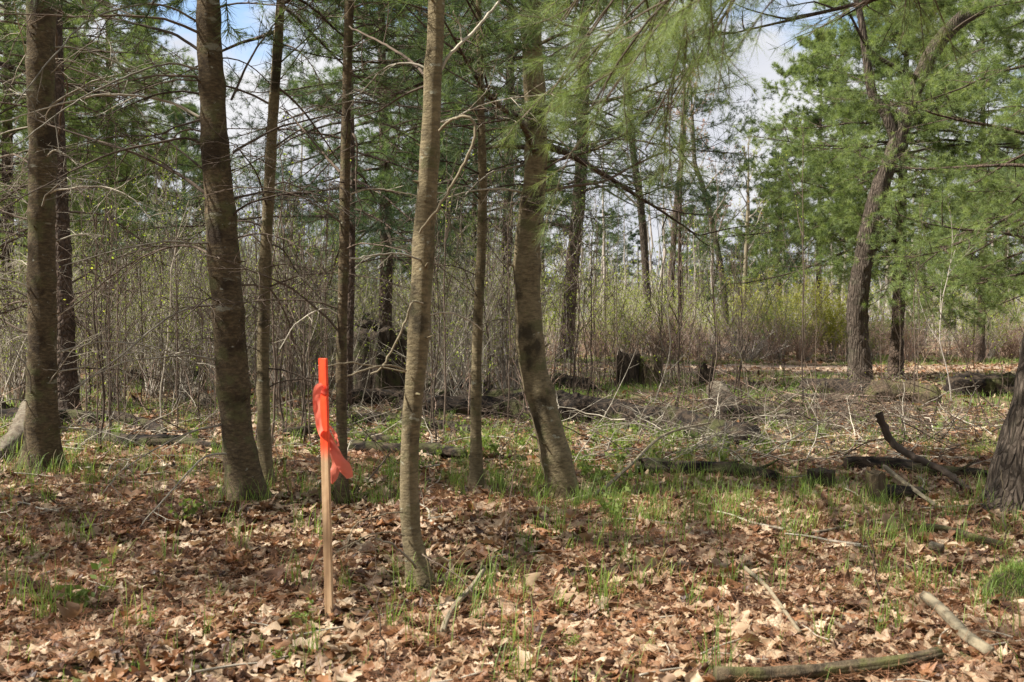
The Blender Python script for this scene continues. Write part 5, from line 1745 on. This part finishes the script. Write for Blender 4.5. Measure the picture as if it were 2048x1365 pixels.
# pine straw: thin rusty needles strewn in patches
g = Geo()
n = 110000
Y = (9 + (90 - 9) * rL.random(n)) ** 0.5
X = rL.uniform(-0.7, 0.7, n) * Y
kp = (patch(X * 1.3 + 5, Y * 1.3) > -0.25) | (X > 0.25 * Y)
X, Y = X[kp], Y[kp]
n = len(X)
P0 = np.stack([X, Y, gz(X, Y) + 0.02 + 0.05 * rL.random(n)], -1)
d = nrm(np.stack([rL.normal(size=n), rL.normal(size=n), rL.normal(0, 0.25, n)], -1))
sd = nrm(np.cross(d, UP + 0 * d)) * 0.0011
V = np.stack([P0 - sd, P0 + sd, P0 + d * 0.09], 1).reshape(-1, 3)
g.add(V, T=np.arange(n * 3).reshape(-1, 3), R=np.repeat(rL.random(n), 3))
tag(g.build('pine_straw', M['pine_straw'], None), 'rusty fallen pine needles strewn over the leaves', 'pine straw', kind='stuff')

# ------------------------------------------------------------------ brush pile and twig tangles (nobody could count them)
def tangle(label, cx, cy, n, sx, sy, hz, seed, mat, ln=(0.3, 1.2), rad=0.005, elev=0.28):
    r = np.random.default_rng(seed)
    p = on_ground(cx, cy)
    x = p[0] + r.normal(0, sx, n)
    y = p[1] + r.normal(0, sy, n)
    K = 8
    S = np.zeros((n, K, 3))
    S[:, 0] = np.stack([x, y, gz(x, y) + np.abs(r.normal(0, hz, n))], -1)
    az = r.random(n) * 6.28
    e = r.normal(0.1, elev, n)
    d = np.stack([np.cos(az) * np.cos(e), np.sin(az) * np.cos(e), np.sin(e)], -1)
    L_ = r.uniform(ln[0], ln[1], n)[:, None] / (K - 1)
    for j in range(1, K):
        d = nrm(d + r.normal(0, 0.17, (n, 3)) - UP * 0.03)
        S[:, j] = S[:, j - 1] + d * L_
        S[:, j, 2] = np.maximum(S[:, j, 2], gz(S[:, j, 0], S[:, j, 1]) + 0.01)
    g = Geo()
    tubes(g, S, taper(n, K, rad * r.uniform(0.5, 1.6, n), rad * 0.3), 4)
    S2, t, _ = spawn(S, 4, 0.2, 0.95, 0.7, 0.35, 5, r, wig=0.12, flat=False)
    tubes(g, S2, taper(len(S2), 5, rad * 0.4, rad * 0.2), 3)
    tag(g.build('brush_pile', M[mat], None), label, 'brush pile', kind='stuff')


tangle('tangled heap of dead grey and brown twigs before the oak', 1620, 850, 290, 1.3, 1.0, 0.13, 400, 'twig_dark')
tangle('reddish dead brush heaped on the logs before the oak', 1560, 820, 130, 1.8, 1.3, 0.10, 401, 'twig_red')
tangle('grey dead twigs strewn over the brush heap and the log ends', 1560, 870, 170, 1.6, 0.8, 0.10, 409, 'twig')
tangle('dark sticks and broken twigs heaped along the stacked logs', 980, 835, 240, 2.4, 0.8, 0.08, 410, 'twig_dark')
tangle('pale brush stems leaning up beside the long pale branch', 1390, 905, 36, 0.3, 0.3, 0.06, 402, 'twig', ln=(0.4, 1.0), elev=0.7)
tangle('litter of grey sticks between the long logs', 1150, 895, 60, 1.9, 1.2, 0.05, 403, 'twig', rad=0.005)
tangle('litter of thin sticks in the grass behind the leaning pine', 350, 880, 150, 1.9, 1.6, 0.06, 404, 'twig', rad=0.005)
tangle('dark dead sticks scattered between the logs and the standing stems', 900, 870, 300, 2.6, 1.5, 0.05, 407, 'twig_dark', rad=0.005)
tangle('dark dead sticks scattered in the grass behind the two thick trunks', 250, 860, 200, 1.8, 1.6, 0.05, 408, 'twig_dark', rad=0.005)
tangle('fine dark brush around the logs at the broad trunk', 1880, 900, 170, 0.8, 0.9, 0.10, 405, 'twig_dark', rad=0.005, elev=0.5)
tangle('sticks lying in the grass behind the split dark log', 1450, 930, 80, 0.8, 0.35, 0.05, 406, 'twig', rad=0.005)

# ------------------------------------------------------------------ small leafy plants
def seedling(seed):
    r = np.random.default_rng(seed)
    root = empty('seedling', (0, 0, 0), 'small leafy green plant growing among grass and leaves', 'plant', 'small leafy plants on the forest floor')
    n = 7
    K = 6
    S = np.zeros((n, K, 3))
    S[:, 0] = r.normal(0, 0.02, (n, 3)) * (1, 1, 0)
    d = nrm(np.stack([r.normal(0, 0.45, n), r.normal(0, 0.45, n), np.ones(n)], -1))
    ln = r.uniform(0.10, 0.22, n)[:, None] / (K - 1)
    for j in range(1, K):
        d = nrm(d + r.normal(0, 0.08, (n, 3)))
        S[:, j] = S[:, j - 1] + d * ln
    g = Geo()
    tubes(g, S, taper(n, K, 0.0016, 0.0008), 3)
    g.build('stem', M['leaf_green'], root)
    g = Geo()
    T_, t, _ = spawn(S, 7, 0.3, 1.0, 1.0, 0.12, 3, r, flat=True)
    leaves(g, T_[:, -1], 0.034, r)
    leaves(g, S[:, -1], 0.04, r)
    g.build('leaves', M['leaf_green'], root)
    return root


sd = [seedling(500), seedling(501)]
rr = random.Random(55)
spots = [(370, 6.0), (180, 4.3), (150, 4.4), (615, 4.05), (560, 3.6), (1135, 3.75), (1150, 3.8), (300, 4.0), (1240, 6.0), (1215, 6.2), (1235, 7.0)]
while len(spots) < 170:
    k = len(spots)
    if k < 100:
        spots.append((rr.uniform(600, 1500), rr.uniform(7.6, 11.5)))
    else:
        spots.append((rr.uniform(-50, 2100), rr.uniform(8.5, 14)))
for k, (px, Y) in enumerate(spots):
    x = xw(px, Y)
    loc = (x, Y, float(gz(x, Y)) + 0.02)
    if k < 2:
        sd[k].location = loc
    else:
        copy_thing(sd[k % 2], loc, rr.uniform(0, 6.28), rr.uniform(0.5, 1.1) * (0.45 if Y < 5 else 1.0))

print('verts', sum(len(m.vertices) for m in bpy.data.meshes))
